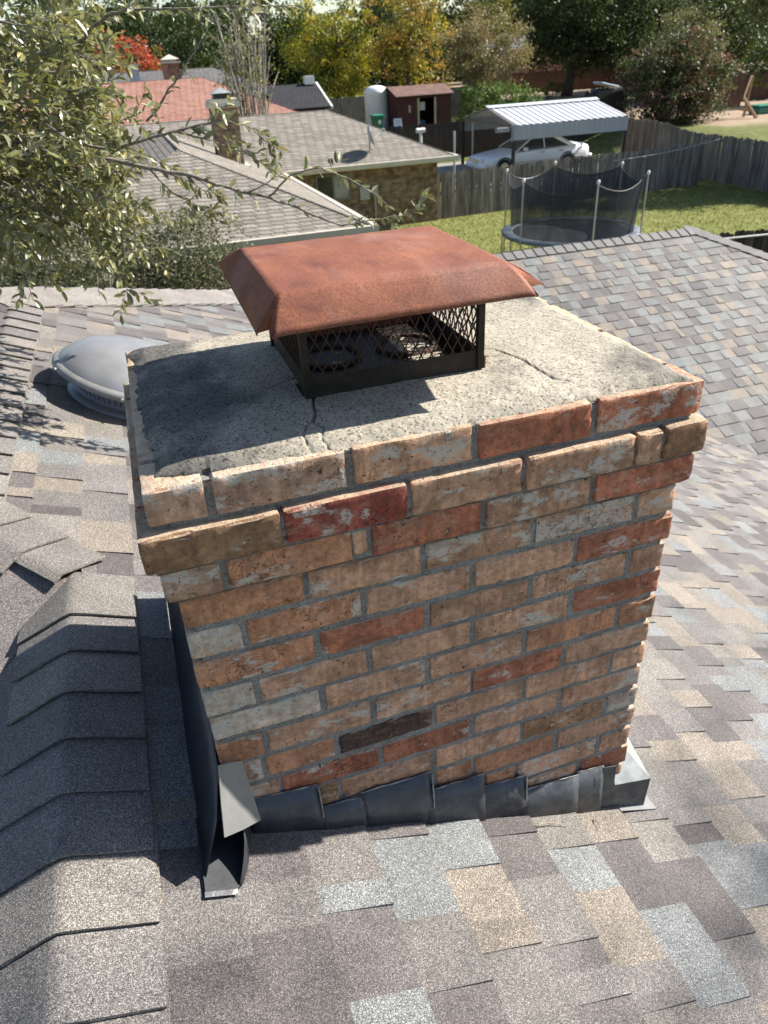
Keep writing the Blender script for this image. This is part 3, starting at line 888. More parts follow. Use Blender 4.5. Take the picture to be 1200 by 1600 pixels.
def flange(idx, outer0, outer1, curl):
    """rows of points from a top edge out to the drip edge"""
    prev = idx; m_ = 5
    for r_ in range(1, m_ + 1):
        cur = []
        t = (0.13, 0.35, 0.6, 0.85, 1.0)[r_ - 1]
        for a, b in enumerate(idx):
            s_ = HG[a]
            o_ = Vector(outer0).lerp(Vector(outer1), s_)
            p = V[b].lerp(o_, t)
            p.z += 0.0035 * math.sin(math.pi * t) + 0.0008 * noise.noise(Vector((p.x * 14, p.y * 14, 3)))
            endf = max(0, abs(s_ - 0.5) * 2 - 0.93) / 0.07
            p.z -= curl * endf * t
            cur.append(len(V)); V.append(p)
        for a in range(len(idx) - 1): F.append((prev[a], cur[a], cur[a + 1], prev[a + 1]))
        prev = cur
flange([topi[(i, 0)] for i in range(n_ + 1)], (0.208, fy0, fz), (0.640, fy0 + 0.006, fz), 0.003)
flange([topi[(n_, j_)] for j_ in range(n_ + 1)], (fx1, 0.095, fz + 0.006), (fx1 - 0.01, 0.54, fz), 0.003)
flange([topi[(i, n_)] for i in range(n_, -1, -1)], (0.640, fy1 - 0.06, fz), (0.217, fy1 - 0.04, fz), 0.003)
flange([topi[(0, j_)] for j_ in range(n_, -1, -1)], (fx0 + 0.008, 0.548, fz), (fx0, 0.080, fz), 0.003)
# the folded ears between the flanges
for (ci, fa, fb, ear) in (((0, 0), (0.208, fy0, fz), (fx0, 0.080, fz), (0.212, 0.082, fz + 0.002)), ((n_, 0), (0.640, fy0 + .006, fz), (fx1, 0.095, fz + .006), (0.634, 0.092, fz + 0.004)),
                          ((n_, n_), (0.640, fy1 - .06, fz), (fx1 - .01, 0.54, fz), (0.636, 0.49, fz + 0.002)), ((0, n_), (0.217, fy1 - .04, fz), (fx0 + .008, 0.548, fz), (0.216, 0.51, fz + 0.002))):
    b = len(V); V += [V[topi[ci]] - Vector((0, 0, 0.0006)), Vector(fa), Vector(ear), Vector(fb)]
    F += [(b, b + 1, b + 2), (b, b + 2, b + 3)]
hood = mk('hood', V, F, M['rust'], capt, True); solid(hood, 0.0016)
hood.data.set_sharp_from_angle(angle=R(60))
# skirt: bent steel angle round the foot of the cage
m = MB(); t_ = 0.0018; sh = 0.036
for (x0, x1, y0, y1) in ((cx0, cx1, cy0 - t_, cy0), (cx0, cx1, cy1, cy1 + t_), (cx0 - t_, cx0, cy0 - t_, cy1 + t_), (cx1, cx1 + t_, cy0 - t_, cy1 + t_)):
    mm = MB(); mm.box(x0, x1, y0, y1, cz0 - 0.004, cz0 + sh); mm.build('base_rail', M['rust'] if y0 >= cy1 - .001 else M['dark_steel'], capt)
m.box(cx0 - 0.008, cx0 - 0.002, cy0 + 0.01, cy1, cz0 + 0.001, cz0 + 0.003); m.build('base_lip', M['dark_steel'], capt)
mm = MB(); mm.box(cx1 + 0.002, cx1 + 0.012, cy0 + 0.0, cy0 + 0.07, cz0 - 0.002, cz0 + 0.022); mm.build('base_clip', M['rust'], capt)
for (x, y) in ((cx0, cy0), (cx1, cy0), (cx0, cy1), (cx1, cy1)):
    mm = MB(); mm.box(x - 0.006, x + 0.006, y - 0.006, y + 0.006, cz0 + 0.002, cz1 + 0.018); mm.build('corner_post', M['dark_steel'], capt)
# expanded-metal screens: diamond strands
def screen(a, b):
    a, b = Vector(a), Vector(b); L = (b - a).length; u = (b - a) / L
    mm = MB(); dw = 0.0195; dh = 0.036; z0_, z1_ = cz0 + sh - 0.012, cz1 + 0.012
    n1 = int(L / dw)
    nrm = u.cross(Vector((0, 0, 1)))
    for k_ in range(-12, n1 + 12):
        for sgn in (1, -1):
            # a straight strand climbing one half diamond per half pitch
            x = k_ * dw; z = z0_
            x_end = x + sgn * (z1_ - z0_) / dh * dw
            s0, s1 = x, x_end
            t0, t1 = 0.0, 1.0
            for lim in (0.0, L):
                pass
            def clip(lo, hi):
                d = s1 - s0
                ta, tb = (lo - s0) / d, (hi - s0) / d
                if ta > tb: ta, tb = tb, ta
                return max(0, ta), min(1, tb)
            t0, t1 = clip(0, L)
            if t1 - t0 < 0.02: continue
            pts = []
            steps = max(2, int((t1 - t0) * 8))
            for q in range(steps + 1):
                t = t0 + (t1 - t0) * q / steps
                s_ = s0 + (s1 - s0) * t
                pts.append(a + u * s_ + Vector((0, 0, z0_ - a.z + (z1_ - z0_) * t)) + nrm * 0.0012 * math.sin(s_ * 320 + sgn))
            mm.tube(pts, 0.0014, 4, False)
    o = mm.build('mesh_screen', M['wire'], capt); tag(o, kind='stuff'); return o
screen((cx0, cy0, cz0), (cx1, cy0, cz0)); screen((cx1, cy0, cz0), (cx1, cy1, cz0))
screen((cx1, cy1, cz0), (cx0, cy1, cz0)); screen((cx0, cy1, cz0), (cx0, cy0, cz0))
mm = MB(); mm.box(cx0 + .002, cx1 - .002, cy0 + .002, cy1 - .002, cz0 + 0.004, cz0 + 0.006); mm.build('cage_shade_plate', M['dark_steel'], capt)  # added dark plate standing in for the shade inside the cage
# flue liners inside the cage, standing on the crown
for n_, (x, y, r_) in enumerate(((0.355, 0.325, 0.062), (0.508, 0.322, 0.062))):
    mm = MB(); mm.lathe([(r_ - 0.012, 0.17), (r_ - 0.012, 0.237), (r_, 0.237), (r_, 0.19)], x, y, 28)
    o = mm.build('clay_flue_liner', M['clay'], None, True)
    tag(o, ('left' if n_ == 0 else 'right') + ' round terracotta flue pipe inside the mesh cage', 'flue pipe', 'flue pipes under the rusted cap')
# twigs, bits of debris on the shingles
deb = random.Random(9)
for n_, (x, y, a, L, lab) in enumerate(((0.66, -0.055, 0.15, 0.085, 'curved dry twig lying on the shingles below the stepped flashing'), (0.84, -0.045, 1.7, 0.05, 'short dry twig below the galvanised corner of the flashing'))):
    pts = []
    for i in range(6):
        t = i / 5; px, py = x + L * t * math.cos(a), y - L * t * math.sin(a) * 0.6 + 0.008 * math.sin(t * 3)
        pts.append((px, py, zA(px) + 0.012 + 0.004 * math.sin(t * 3.1)))
    o = MB().tube(pts, [0.0018, 0.0017, 0.0015, 0.0013, 0.0011, 0.0008], 5).build('twig', M['twig'], None, True)
    tag(o, lab, 'twig')
# ================================================================== ground
def sm(t): t = max(0.0, min(1.0, t)); return t * t * (3 - 2 * t)
def gh(x, y):
    z = -5.6 + 1.0 * sm((y - 10.5) / 5.0)
    z += 0.27 * sm((y - 27) / 4) + 0.73 * sm((y - 34) / 12)
    z += 1.0 * sm((x - 23.4) / 3.6) * sm((y - 6) / 8) * (1 - 0.85 * sm((y - 34) / 12))
    return z
def ground_mat():
    t = NT('lawn_and_soil'); p = t.pos()
    n1 = t.noise(p, 0.35, 5)
    g = t.mix(t.step(t.noise(p, 3.0, 4), 0.3, 0.7), (0.085, 0.105, 0.030), (0.16, 0.165, 0.055))
    soil = t.mix(t.step(t.noise(p, 1.7, 5), 0.3, 0.7), (0.270, 0.199, 0.139), (0.345, 0.270, 0.195))
    sx = t.n('SeparateXYZ', {0: p})
    far = t.math('MULTIPLY', t.math('MULTIPLY', t.step(sx.outputs[1], 46.0, 52.0), t.step(sx.outputs[1], 71.0, 73.0, 1, 0)), t.step(sx.outputs[0], 26.0, 30.0))
    side = t.math('MULTIPLY', t.step(sx.outputs[0], 28.5, 30.0), t.step(sx.outputs[1], 31.0, 33.5))
    f = t.math('MAXIMUM', t.math('MAXIMUM', far, side), t.step(n1, 0.6, 0.72, 0, 0.35))
    c = t.mix(f, g, soil)
    t.princ(c, 0.95, 0, t.bump(t.noise(p, 18.0, 5), 0.6, 0.05), 0.15)
    return t.m
def lawn_mat():
    t = NT('mown_lawn'); p = t.pos()
    c = t.mix(t.step(t.noise(p, 1.1, 5), 0.3, 0.7), (0.155, 0.175, 0.050), (0.235, 0.235, 0.088))
    c = t.mix(t.step(t.noise(p, 9.0, 4), 0.35, 0.7, 0, 0.5), c, (0.135, 0.165, 0.04))
    t.princ(c, 0.95, 0, t.bump(t.noise(p, 40.0, 4), 0.8, 0.03), 0.15)
    return t.m
M['ground'] = ground_mat(); M['lawn'] = lawn_mat()
xs = sorted(set([-900, -500, -250, -120, -70] + list(np.arange(-45, 75, 1.5)) + [80, 90, 110, 140, 200, 300, 500, 900]))
ys = sorted(set([-600, -200, -80, -40] + list(np.arange(-20, 90, 1.5)) + [95, 110, 140, 200, 320, 600, 1100]))
V = [(x, y, gh(x, y)) for y in ys for x in xs]
W_ = len(xs)
F = [(a * W_ + b, a * W_ + b + 1, (a + 1) * W_ + b + 1, (a + 1) * W_ + b) for a in range(len(ys) - 1) for b in range(W_ - 1)]
tag(mk('ground', V, F, M['ground'], None, True), kind='structure')
lx = np.linspace(5.0, 23.0, 25); ly = np.linspace(14.2, 25.4, 20)
V = [(x, y, gh(x, y) + 0.02) for y in ly for x in lx]
F = [(a * 25 + b, a * 25 + b + 1, (a + 1) * 25 + b + 1, (a + 1) * 25 + b) for a in range(19) for b in range(24)]
tag(mk('lawn', V, F, M['lawn'], None, True), kind='structure')
# grass blades on the lawn
n = 26000
gx = rng.uniform(9.0, 22.9, n); gy = rng.uniform(15.0, 25.2, n)
gz = np.array([gh(a, b) for a, b in zip(gx, gy)]) + 0.018
ang = rng.uniform(0, 6.283, n); hh = rng.uniform(0.03, 0.085, n); w = 0.012
lean = rng.normal(0, 0.03, (n, 2))
v0 = np.stack([gx - np.cos(ang) * w, gy - np.sin(ang) * w, gz], 1); v1 = np.stack([gx + np.cos(ang) * w, gy + np.sin(ang) * w, gz], 1)
v2 = np.stack([gx + lean[:, 0], gy + lean[:, 1], gz + hh], 1)
V = np.stack([v0, v1, v2], 1).reshape(-1, 3)
cg = np.array([0.165, 0.18, 0.055]) * rng.uniform(0.6, 1.5, (n, 1)) + np.array([0.05, 0.02, 0.0]) * rng.uniform(0, 1, (n, 1))
M['grass'] = None
t = NT('grass_blade'); c = t.colattr()
d1 = t.n('BsdfDiffuse', {'Color': c}); d2 = t.n('BsdfTranslucent', {'Color': c}); mx = t.n('MixShader', {0: 0.35, 1: d1.outputs[0], 2: d2.outputs[0]})
t.t.links.new(mx.outputs[0], t.out.inputs['Surface']); M['grass'] = t.m
o = mk('grass', V, np.arange(n * 3).reshape(-1, 3), M['grass'], None, False, cols=np.repeat(cg, 3, 0))
tag(o, 'short yellow green grass covering the back yard', 'grass', kind='stuff')

# ================================================================== fences
def wood_mat(name, a, b):
    t = NT(name); p = t.pos(); r_ = t.n('ObjectInfo').outputs['Random']
    g = t.noise(t.scaled(p, (14.0, 14.0, 1.2)), 1.0, 6, 0.65)
    c = t.mix(t.step(g, 0.3, 0.72), a, b)
    v = t.n('MapRange', {0: r_, 3: 0.7, 4: 1.3}).outputs[0]
    c = t.mix(1.0, c, t.n('CombineColor', {0: v, 1: v, 2: v}).outputs[0], 'MULTIPLY')
    t.princ(c, 0.9, 0, t.bump(g, 0.4, 0.01), 0.2)
    return t.m
M['wood_grey'] = wood_mat('weathered_grey_wood', (0.105, 0.088, 0.076), (0.27, 0.235, 0.20))
M['wood_brown'] = wood_mat('stained_brown_wood', (0.085, 0.047, 0.034), (0.170, 0.102, 0.072))
M['wood_dark'] = wood_mat('dark_stained_wood', (0.030, 0.024, 0.022), (0.065, 0.050, 0.042))
M['pole'] = mat_plain('galvanised_pole', (0.42, 0.43, 0.42), 0.4, 0.5, 0.1)
def fence(name, label, a, b, h, mat, pitch=0.146, dog=True, single=True, rails_side=1, group=None, metal=False):
    a, b = Vector((a[0], a[1], 0)), Vector((b[0], b[1], 0)); L = (b - a).length; u = (b - a) / L; nrm = Vector((-u.y, u.x, 0)) * rails_side
    f = thing(name, label, 'fence', (a.x, a.y, gh(a.x, a.y)), group)
    w = pitch * 0.47
    prof = [(-w, 0), (w, 0), (w, h - 0.035), (w - 0.035, h), (-w + 0.035, h), (-w, h - 0.035)] if dog else [(-w, 0), (w, 0), (w, h), (-w, h)]
    me = None
    r = random.Random(int(a.x * 10 + h * 7)); n_ = int(L / pitch)
    big = MB()
    for i in range(n_ + 1):
        c = a + u * (i * pitch); z = gh(c.x, c.y) + r.uniform(-0.02, 0.03)
        pr = prof
        if single:
            if me is None:
                m = MB().slab([(x, 0, zz) for x, zz in pr], (0, 0.018, 0)); me = bpy.data.meshes.new('picket'); me.from_pydata(m.v, [], m.f); me.update(); me.materials.append(mat)
            o = bpy.data.objects.new('picket', me); col.objects.link(o); attach(o, f)
            o.location = (c.x, c.y, z); o.rotation_euler = (R(r.uniform(-.6, .6)), R(r.uniform(-.7, .7)), math.atan2(u.y, u.x) + R(r.uniform(-2, 2)))
            o.scale.z = r.uniform(0.985, 1.015)
        else:
            big.slab([c + u * x + Vector((0, 0, z + zz)) for x, zz in pr], nrm * 0.018)
    if not single: tag(big.build('pickets', mat, f), kind='stuff')
    for zz in ((0.25, 0.85, h - 0.22) if not metal else (h - 0.12,)):
        m = MB(); k_ = 12
        for i in range(k_):
            p, q = a + u * L * i / k_, a + u * L * (i + 1) / k_
            zp, zq = gh(p.x, p.y) + zz, gh(q.x, q.y) + zz
            off = nrm * 0.045
            if metal: m.tube([p + off + Vector((0, 0, zp)), q + off + Vector((0, 0, zq))], 0.025, 8)
            else: m.slab([p + off + Vector((0, 0, zp)), q + off + Vector((0, 0, zq)), q + off + Vector((0, 0, zq + .085)), p + off + Vector((0, 0, zp + .085))], nrm * 0.035)
        m.build('rail', M['pole'] if metal else mat, f)
    k_ = max(2, int(L / 2.4))
    for i in range(k_ + 1):
        p = a + u * L * i / k_ + nrm * 0.09; z = gh(p.x, p.y)
        MB().tube([p + Vector((0, 0, z - .2)), p + Vector((0, 0, z + h - 0.05 + (0.08 if metal else 0)))], 0.03 if metal else 0.045, 8).build('post', M['pole'] if metal else mat, f)
    return f
fence('wooden_fence', 'weathered grey wooden fence behind the trampoline, right of the tan brick house', (10.75, 24.95), (22.55, 25.75), 1.56, M['wood_grey'])
fence('wooden_fence', 'grey wooden fence running down the right side of the yard', (23.7, 32.6), (23.2, 15.2), 1.75, M['wood_grey'])
fence('wooden_fence', 'dark dog eared fence with metal top rail beyond the right roof hip', (13.2, 14.35), (22.5, 13.7), 1.22, M['wood_dark'], rails_side=-1, metal=True)
fence('wooden_fence', 'dark stained board fence behind the white sedan and carport', (10.6, 37.0), (27.0, 37.6), 1.7, M['wood_dark'], pitch=0.15, single=False)
fence('wooden_fence', 'old grey board fence under the yellow trees behind the shed', (8.0, 53.0), (27.0, 53.5), 1.7, M['wood_grey'], pitch=0.18, single=False)
fence('wooden_fence', 'reddish brown board fence beyond the bare soil yard', (33.0, 71.0), (58.0, 69.0), 1.75, M['wood_brown'], pitch=0.16, single=False)
fence('wooden_fence', 'brown board fence behind the wooden play frame at the right', (37.0, 47.0), (52.0, 43.0), 1.7, M['wood_brown'], pitch=0.16, single=False)

# ================================================================== neighbouring houses
def roof_tile_mat(name, a, b, c_, w=0.30, h=0.143, axis='y', mort=0.30):
    t = NT(name); p = t.pos(); sx = t.n('SeparateXYZ', {0: p})
    # courses follow the height of the slope, so one rule serves every face of a hip roof
    v = t.math('MULTIPLY', sx.outputs[2], 2.6)
    u = t.math('ADD', sx.outputs[0], sx.outputs[1])
    vec = t.n('CombineXYZ', {0: u, 1: v, 2: 0.0}).outputs[0]
    bk = t.n('TexBrick', {'Vector': vec, 'Color1': a, 'Color2': b, 'Mortar': tuple(q * mort for q in a), 'Scale': 1.0, 'Mortar Size': 0.02, 'Mortar Smooth': 0.4, 'Brick Width': w, 'Row Height': h * 1.0, 'Bias': 0.0}, offset=0.42)
    c = t.mix(t.step(t.noise(p, 2.1, 5), 0.35, 0.7, 0, 0.35), bk.outputs['Color'], c_)
    sp = t.step(t.noise(p, 28.0, 3), 0.25, 0.75, 0.75, 1.28)
    c = t.mix(1.0, c, t.n('CombineColor', {0: sp, 1: sp, 2: sp}).outputs[0], 'MULTIPLY')
    t.princ(c, 0.9, 0, t.bump(t.math('SUBTRACT', 1.0, bk.outputs['Fac']), 0.9, 0.02), 0.25)
    return t.m
def brick_wall_mat(name, a, b, c_):
    t = NT(name); p = t.pos(); sx = t.n('SeparateXYZ', {0: p})
    vec = t.n('CombineXYZ', {0: t.math('ADD', sx.outputs[0], sx.outputs[1]), 1: sx.outputs[2], 2: 0.0}).outputs[0]
    bk = t.n('TexBrick', {'Vector': vec, 'Color1': a, 'Color2': b, 'Mortar': c_, 'Scale': 1.0, 'Mortar Size': 0.008, 'Brick Width': 0.21, 'Row Height': 0.072, 'Bias': -0.1})
    k_ = t.step(t.noise(p, 5.0, 4), 0.3, 0.7, 0.6, 1.4)
    c = t.mix(1.0, bk.outputs['Color'], t.n('CombineColor', {0: k_, 1: k_, 2: k_}).outputs[0], 'MULTIPLY')
    t.princ(c, 0.9, 0, t.bump(t.math('SUBTRACT', 1.0, bk.outputs['Fac']), 0.5, 0.01), 0.2)
    return t.m
M['roof_n'] = roof_tile_mat('brown_grey_shingle_roof', (0.288, 0.260, 0.224), (0.176, 0.156, 0.132), (0.240, 0.216, 0.188))
M['roof_red'] = roof_tile_mat('red_shingle_roof', (0.38, 0.20, 0.155), (0.27, 0.13, 0.10), (0.38, 0.24, 0.19))
M['roof_grey'] = roof_tile_mat('grey_shingle_roof', (0.170, 0.166, 0.166), (0.123, 0.119, 0.121), (0.153, 0.149, 0.145))
M['roof_black'] = roof_tile_mat('charcoal_shingle_roof', (0.047, 0.047, 0.054), (0.032, 0.032, 0.038), (0.041, 0.041, 0.045))
M['wall_n'] = brick_wall_mat('tan_brick_wall', (0.27, 0.175, 0.095), (0.135, 0.082, 0.05), (0.19, 0.165, 0.13))
M['wall_r'] = brick_wall_mat('red_brick_wall', (0.30, 0.135, 0.09), (0.20, 0.09, 0.06), (0.25, 0.22, 0.19))
M['fascia'] = mat_plain('cream_fascia', (0.496, 0.464, 0.384), 0.6, 0, 0.1, 2)
M['glass'] = mat_plain('dark_window_glass', (0.03, 0.035, 0.038), 0.08, 0, 0.2, 2, 0, 0.8)
M['blind'] = mat_plain('pale_window_blind', (0.28, 0.28, 0.25), 0.6, 0, 0.15, 3)
M['frame'] = mat_plain('bronze_window_frame', (0.16, 0.14, 0.115), 0.5)
nh = thing('neighbour_house', 'tan brick neighbour house with brown hip roof and cream gutters', 'house', (6.0, 25.0, -4.6))
ZE, RS = -2.48, 0.415
def hip_faces(x0, x1, y0, y1, ze, mat, parent, name='roof', s=RS, thick=0.10):
    """simple hip roof, ridge along the longer side; one mesh per face"""
    wx, wy = x1 - x0, y1 - y0
    if wx >= wy:
        r = wy / 2; a, b = (x0 + r, (y0 + y1) / 2, ze + r * s), (x1 - r, (y0 + y1) / 2, ze + r * s)
        faces = [[(x0, y0, ze), (x1, y0, ze), b, a], [(x1, y1, ze), (x0, y1, ze), a, b], [(x1, y0, ze), (x1, y1, ze), b], [(x0, y1, ze), (x0, y0, ze), a]]
    else:
        r = wx / 2; a, b = ((x0 + x1) / 2, y0 + r, ze + r * s), ((x0 + x1) / 2, y1 - r, ze + r * s)
        faces = [[(x0, y0, ze), (x1, y0, ze), a], [(x1, y1, ze), (x0, y1, ze), b], [(x1, y0, ze), (x1, y1, ze), b, a], [(x0, y1, ze), (x0, y0, ze), a, b]]
    out = []
    for f in faces: out.append(MB().slab(f, (0, 0, -thick)).build(name, mat, parent))
    hips = MB()
    corners = [(x0, y0, ze), (x1, y0, ze), (x1, y1, ze), (x0, y1, ze)]
    ends = [a, b, b, a] if wx >= wy else [a, a, b, b]
    for c, e in zip(corners, ends): hips.tube([Vector(c) + Vector((0, 0, .01)), Vector(e) + Vector((0, 0, .0))], 0.018, 6)
    hips.tube([Vector(a) + Vector((0, 0, .01)), Vector(b) + Vector((0, 0, .0))], 0.018, 6)
    hips.build('ridge_cap', mat, parent)
    return a, b
# far range (ridge along x) and near wing (ridge along y)
hip_faces(-6.0, 11.17, 24.4, 31.4, ZE, M['roof_n'], nh)
hip_faces(-2.0, 5.0, 14.8, 27.9, ZE + 0.004, M['roof_n'], nh)
w = MB(); w.box(-5.5, 10.65, 24.85, 31.0, -4.9, ZE - 0.08); w.build('wall', M['wall_n'], nh)
w = MB(); w.box(-1.5, 4.5, 15.3, 24.9, -4.95, ZE - 0.09); w.build('wall', M['wall_n'], nh)
def gutter(p, q, nrm):
    p, q, nrm = Vector(p), Vector(q), Vector(nrm)
    MB().slab([p + nrm * 0.0, p + nrm * 0.12, p + nrm * 0.10 + Vector((0, 0, -0.13)), p + Vector((0, 0, -0.15))], q - p).build('gutter', M['fascia'], nh)
gutter((5.0, 24.4, ZE + 0.03), (11.29, 24.4, ZE + 0.03), (0, -1, 0)); gutter((11.17, 24.28, ZE + .03), (11.17, 31.4, ZE + .03), (1, 0, 0))
gutter((-2.0, 14.8, ZE + .03), (5.12, 14.8, ZE + .03), (0, -1, 0)); gutter((5.0, 14.7, ZE + .03), (5.0, 24.4, ZE + .03), (1, 0, 0))
w = MB(); w.box(5.0, 11.1, 24.4, 24.9, ZE - 0.14, ZE - 0.11); w.build('soffit', M['fascia'], nh)
def window(x0, x1, y, z0, z1, parent, half=False):
    f = MB(); t_ = 0.06
    f.box(x0, x1, y - 0.05, y + 0.02, z0, z0 + t_); f.box(x0, x1, y - 0.05, y + 0.02, z1 - t_, z1)
    for x in (x0, (x0 + x1) / 2 - t_ / 2, x1 - t_): f.box(x, x + t_, y - 0.051, y + 0.02, z0 + t_, z1 - t_)
    fo = f.build('window', M['frame'], parent)
    for k_, (a, b) in enumerate(((x0 + t_, (x0 + x1) / 2 - t_ / 2), ((x0 + x1) / 2 + t_ / 2, x1 - t_))):
        q = MB(); q.box(a, b, y - 0.02, y - 0.012, z0 + t_, z1 - t_); q.build('pane', M['glass'] if k_ == 0 else M['blind'], fo)
window(6.25, 7.45, 24.85, -3.55, -2.72, nh)
for (a, b, c_, d_) in ((7.75, 8.1, -3.62, -3.2), (8.2, 8.4, -3.5, -3.2)):
    q = MB(); q.box(a, b, 24.72, 24.85, c_, d_); bevel(q.build('meter_box', M['galv'], nh), 0.02)
MB().tube([(8.3, 24.8, -3.5), (8.3, 24.8, -4.7)], 0.03, 8).build('conduit', M['galv'], nh)
# its chimney
ch = MB(); ch.box(2.85, 3.55, 22.0, 22.7, -2.1, -0.42); cho = ch.build('chimney', M['wall_n'], nh)
q = MB(); q.box(2.78, 3.62, 21.93, 22.77, -0.42, -0.30); q.box(2.82, 3.58, 21.97, 22.73, -0.30, -0.22); q.build('chimney_crown', M['fascia'], cho)
q = MB(); q.box(2.98, 3.42, 22.13, 22.57, -0.22, -0.08); q.build('cap_screen', M['black'], cho)
q = MB(); z_ = -0.08; q.add([(2.92, 22.07, z_), (3.48, 22.07, z_), (3.48, 22.63, z_), (2.92, 22.63, z_), (3.2, 22.35, z_ + 0.14)], [(0, 1, 4), (1, 2, 4), (2, 3, 4), (3, 0, 4), (3, 2, 1, 0)]); q.build('cap_hood', M['galv'], cho)
q = MB(); q.box(2.72, 3.72, 21.9, 22.76, -1.98, -1.90); q.build('flashing', M['fascia'], cho)
# satellite dish on the eave
ds = thing('satellite_dish', 'grey satellite dish on the brown roof above the brick wall', 'satellite dish', (8.3, 25.1, ZE + 0.29))
MB().tube([(8.3, 25.1, ZE + .26), (8.3, 25.1, ZE + .62), (8.27, 25.02, ZE + .72)], 0.028, 8).build('mast', M['galv'], ds)
ax = Vector((0.93, -0.25, 0.28)).normalized(); rq = Vector((0, 0, 1)).rotation_difference(ax).to_matrix()
m = MB(); m.lathe([(0.0, 0.0), (0.14, 0.02), (0.26, 0.065), (0.36, 0.13)], 0, 0, 28, rq); m.v = [v + Vector((8.22, 25.0, ZE + .78)) for v in m.v]
solid(m.build('dish', M['galv'], ds, True), 0.01)
c0 = Vector((8.22, 25.0, ZE + .78))
MB().tube([c0 + rq @ Vector((0, -.34, .12)), c0 + ax * 0.52 + Vector((0, 0, -.02))], 0.014, 6).build('feed_arm', M['galv'], ds)
e_ = c0 + ax * 0.54
q = MB(); q.box(e_.x - .05, e_.x + .05, e_.y - .04, e_.y + .04, e_.z - .04, e_.z + .06); bevel(q.build('feed_horn', M['galv'], ds), 0.015)
MB().tube([(8.3, 25.1, ZE + .45), (8.48, 25.3, ZE + .36)], 0.014, 6).build('brace', M['galv'], ds)
# white pipe post beyond the neighbour roof
vp = thing('vent_pipe', 'white T shaped pipe rising beyond the neighbour roof edge', 'pipe', (14.6, 37.2, gh(14.6, 37.2)))
MB().tube([(14.6, 36.6, gh(14.6, 36.6)), (14.6, 36.6, -2.75)], 0.07, 10).build('riser', M['white'], vp)
MB().tube([(14.38, 36.6, -2.72), (14.82, 36.6, -2.72)], 0.11, 12).build('cross_pipe', M['white'], vp)

def simple_house(name, label, x0, x1, y0, y1, ze, roofm, wallm, s=RS):
    g_ = gh((x0 + x1) / 2, y0)
    h_ = thing(name, label, 'house', ((x0 + x1) / 2, (y0 + y1) / 2, g_))
    hip_faces(x0, x1, y0, y1, ze, roofm, h_, s=s)
    q = MB(); q.box(x0 + .5, x1 - .5, y0 + .5, y1 - .5, g_ - .3, ze - .08); q.build('wall', wallm, h_)
    return h_
rh = simple_house('red_roof_house', 'house with faded red shingle roof behind the brown roof', -10.0, 10.3, 37.9, 48.1, -2.18, M['roof_red'], M['wall_r'])
q = MB(); q.box(2.3, 3.6, 37.82, 37.9, -2.3, -2.1); q.build('gutter', M['fascia'], rh)
gy_ = simple_house('grey_roof_house', 'distant house with low grey shingle roof behind the red roof', -8.0, 13.5, 50.0, 62.0, -2.25, M['roof_grey'], M['wall_r'])
cs = MB(); cs.box(3.95, 4.95, 51.5, 52.4, -2.0, 0.62); cso = cs.build('chimney', M['wall_r'], gy_)
q = MB(); q.box(3.85, 5.05, 51.4, 52.5, 0.62, 0.72); q.build('chimney_crown', M['fascia'], cso)
q = MB(); q.add([(3.9, 51.45, .82), (5.0, 51.45, .82), (5.0, 52.45, .82), (3.9, 52.45, .82), (4.45, 51.95, 1.08)], [(0, 1, 4), (1, 2, 4), (2, 3, 4), (3, 0, 4), (3, 2, 1, 0)]); q.box(4.1, 4.8, 51.6, 52.3, .72, .82); q.build('chimney_hood', M['fascia'], cso)
M['blue_metal'] = mat_plain('blue_grey_metal', (0.32, 0.38, 0.46), 0.5, 0.2)
q = MB(); q.box(1.95, 2.55, 52.0, 52.6, -1.6, 0.55); mo_ = q.build('metal_stack', M['blue_metal'], gy_)
q = MB(); q.box(1.85, 2.65, 51.9, 52.7, .55, .68); q.build('stack_cap', M['galv'], mo_)
MB().tube([(8.0, 52.5, -1.5), (8.0, 52.5, -0.55)], 0.09, 10).build('vent_pipe', M['galv'], gy_)
# charcoal lean-to roof with white rake boards
lt = thing('outbuilding', 'small outbuilding with charcoal roof and white edge boards behind the red roof', 'outbuilding', (11.6, 50.5, gh(11.6, 50)))
MB().slab([(9.8, 48.3, -2.05), (13.3, 48.3, -2.05), (13.0, 50.6, -0.85), (9.7, 50.6, -0.85)], (0, 0, -.1)).build('roof', M['roof_black'], lt)
MB().slab([(9.7, 50.6, -0.85), (13.0, 50.6, -0.85), (13.0, 53.0, -2.05), (9.7, 53.0, -2.05)], (0, 0, -.1)).build('roof', M['roof_black'], lt)
q = MB(); q.box(10.0, 12.9, 48.8, 52.6, -4.2, -2.1); q.build('wall', M['wood_dark'], lt)
MB().slab([(13.3, 48.28, -2.05), (13.42, 48.28, -2.05), (13.12, 50.6, -0.80), (13.0, 50.6, -0.80)], (0, 0, -.14)).build('rake_board', M['white'], lt)
q = MB(); q.box(12.3, 12.9, 50.35, 50.8, -0.9, -0.45); q.build('vent_box', M['white'], lt)
# brick house glimpsed beyond the far fence
bh = simple_house('far_brick_house', 'pinkish brick house end glimpsed above the far brown fence', 40.2, 47.5, 78.0, 90.0, 0.1, M['roof_grey'], M['wall_r'])
q = MB(); q.box(39.9, 40.68, 79.0, 82.0, -3.4, -0.1); q.build('lean_to', M['wood_dark'], bh)

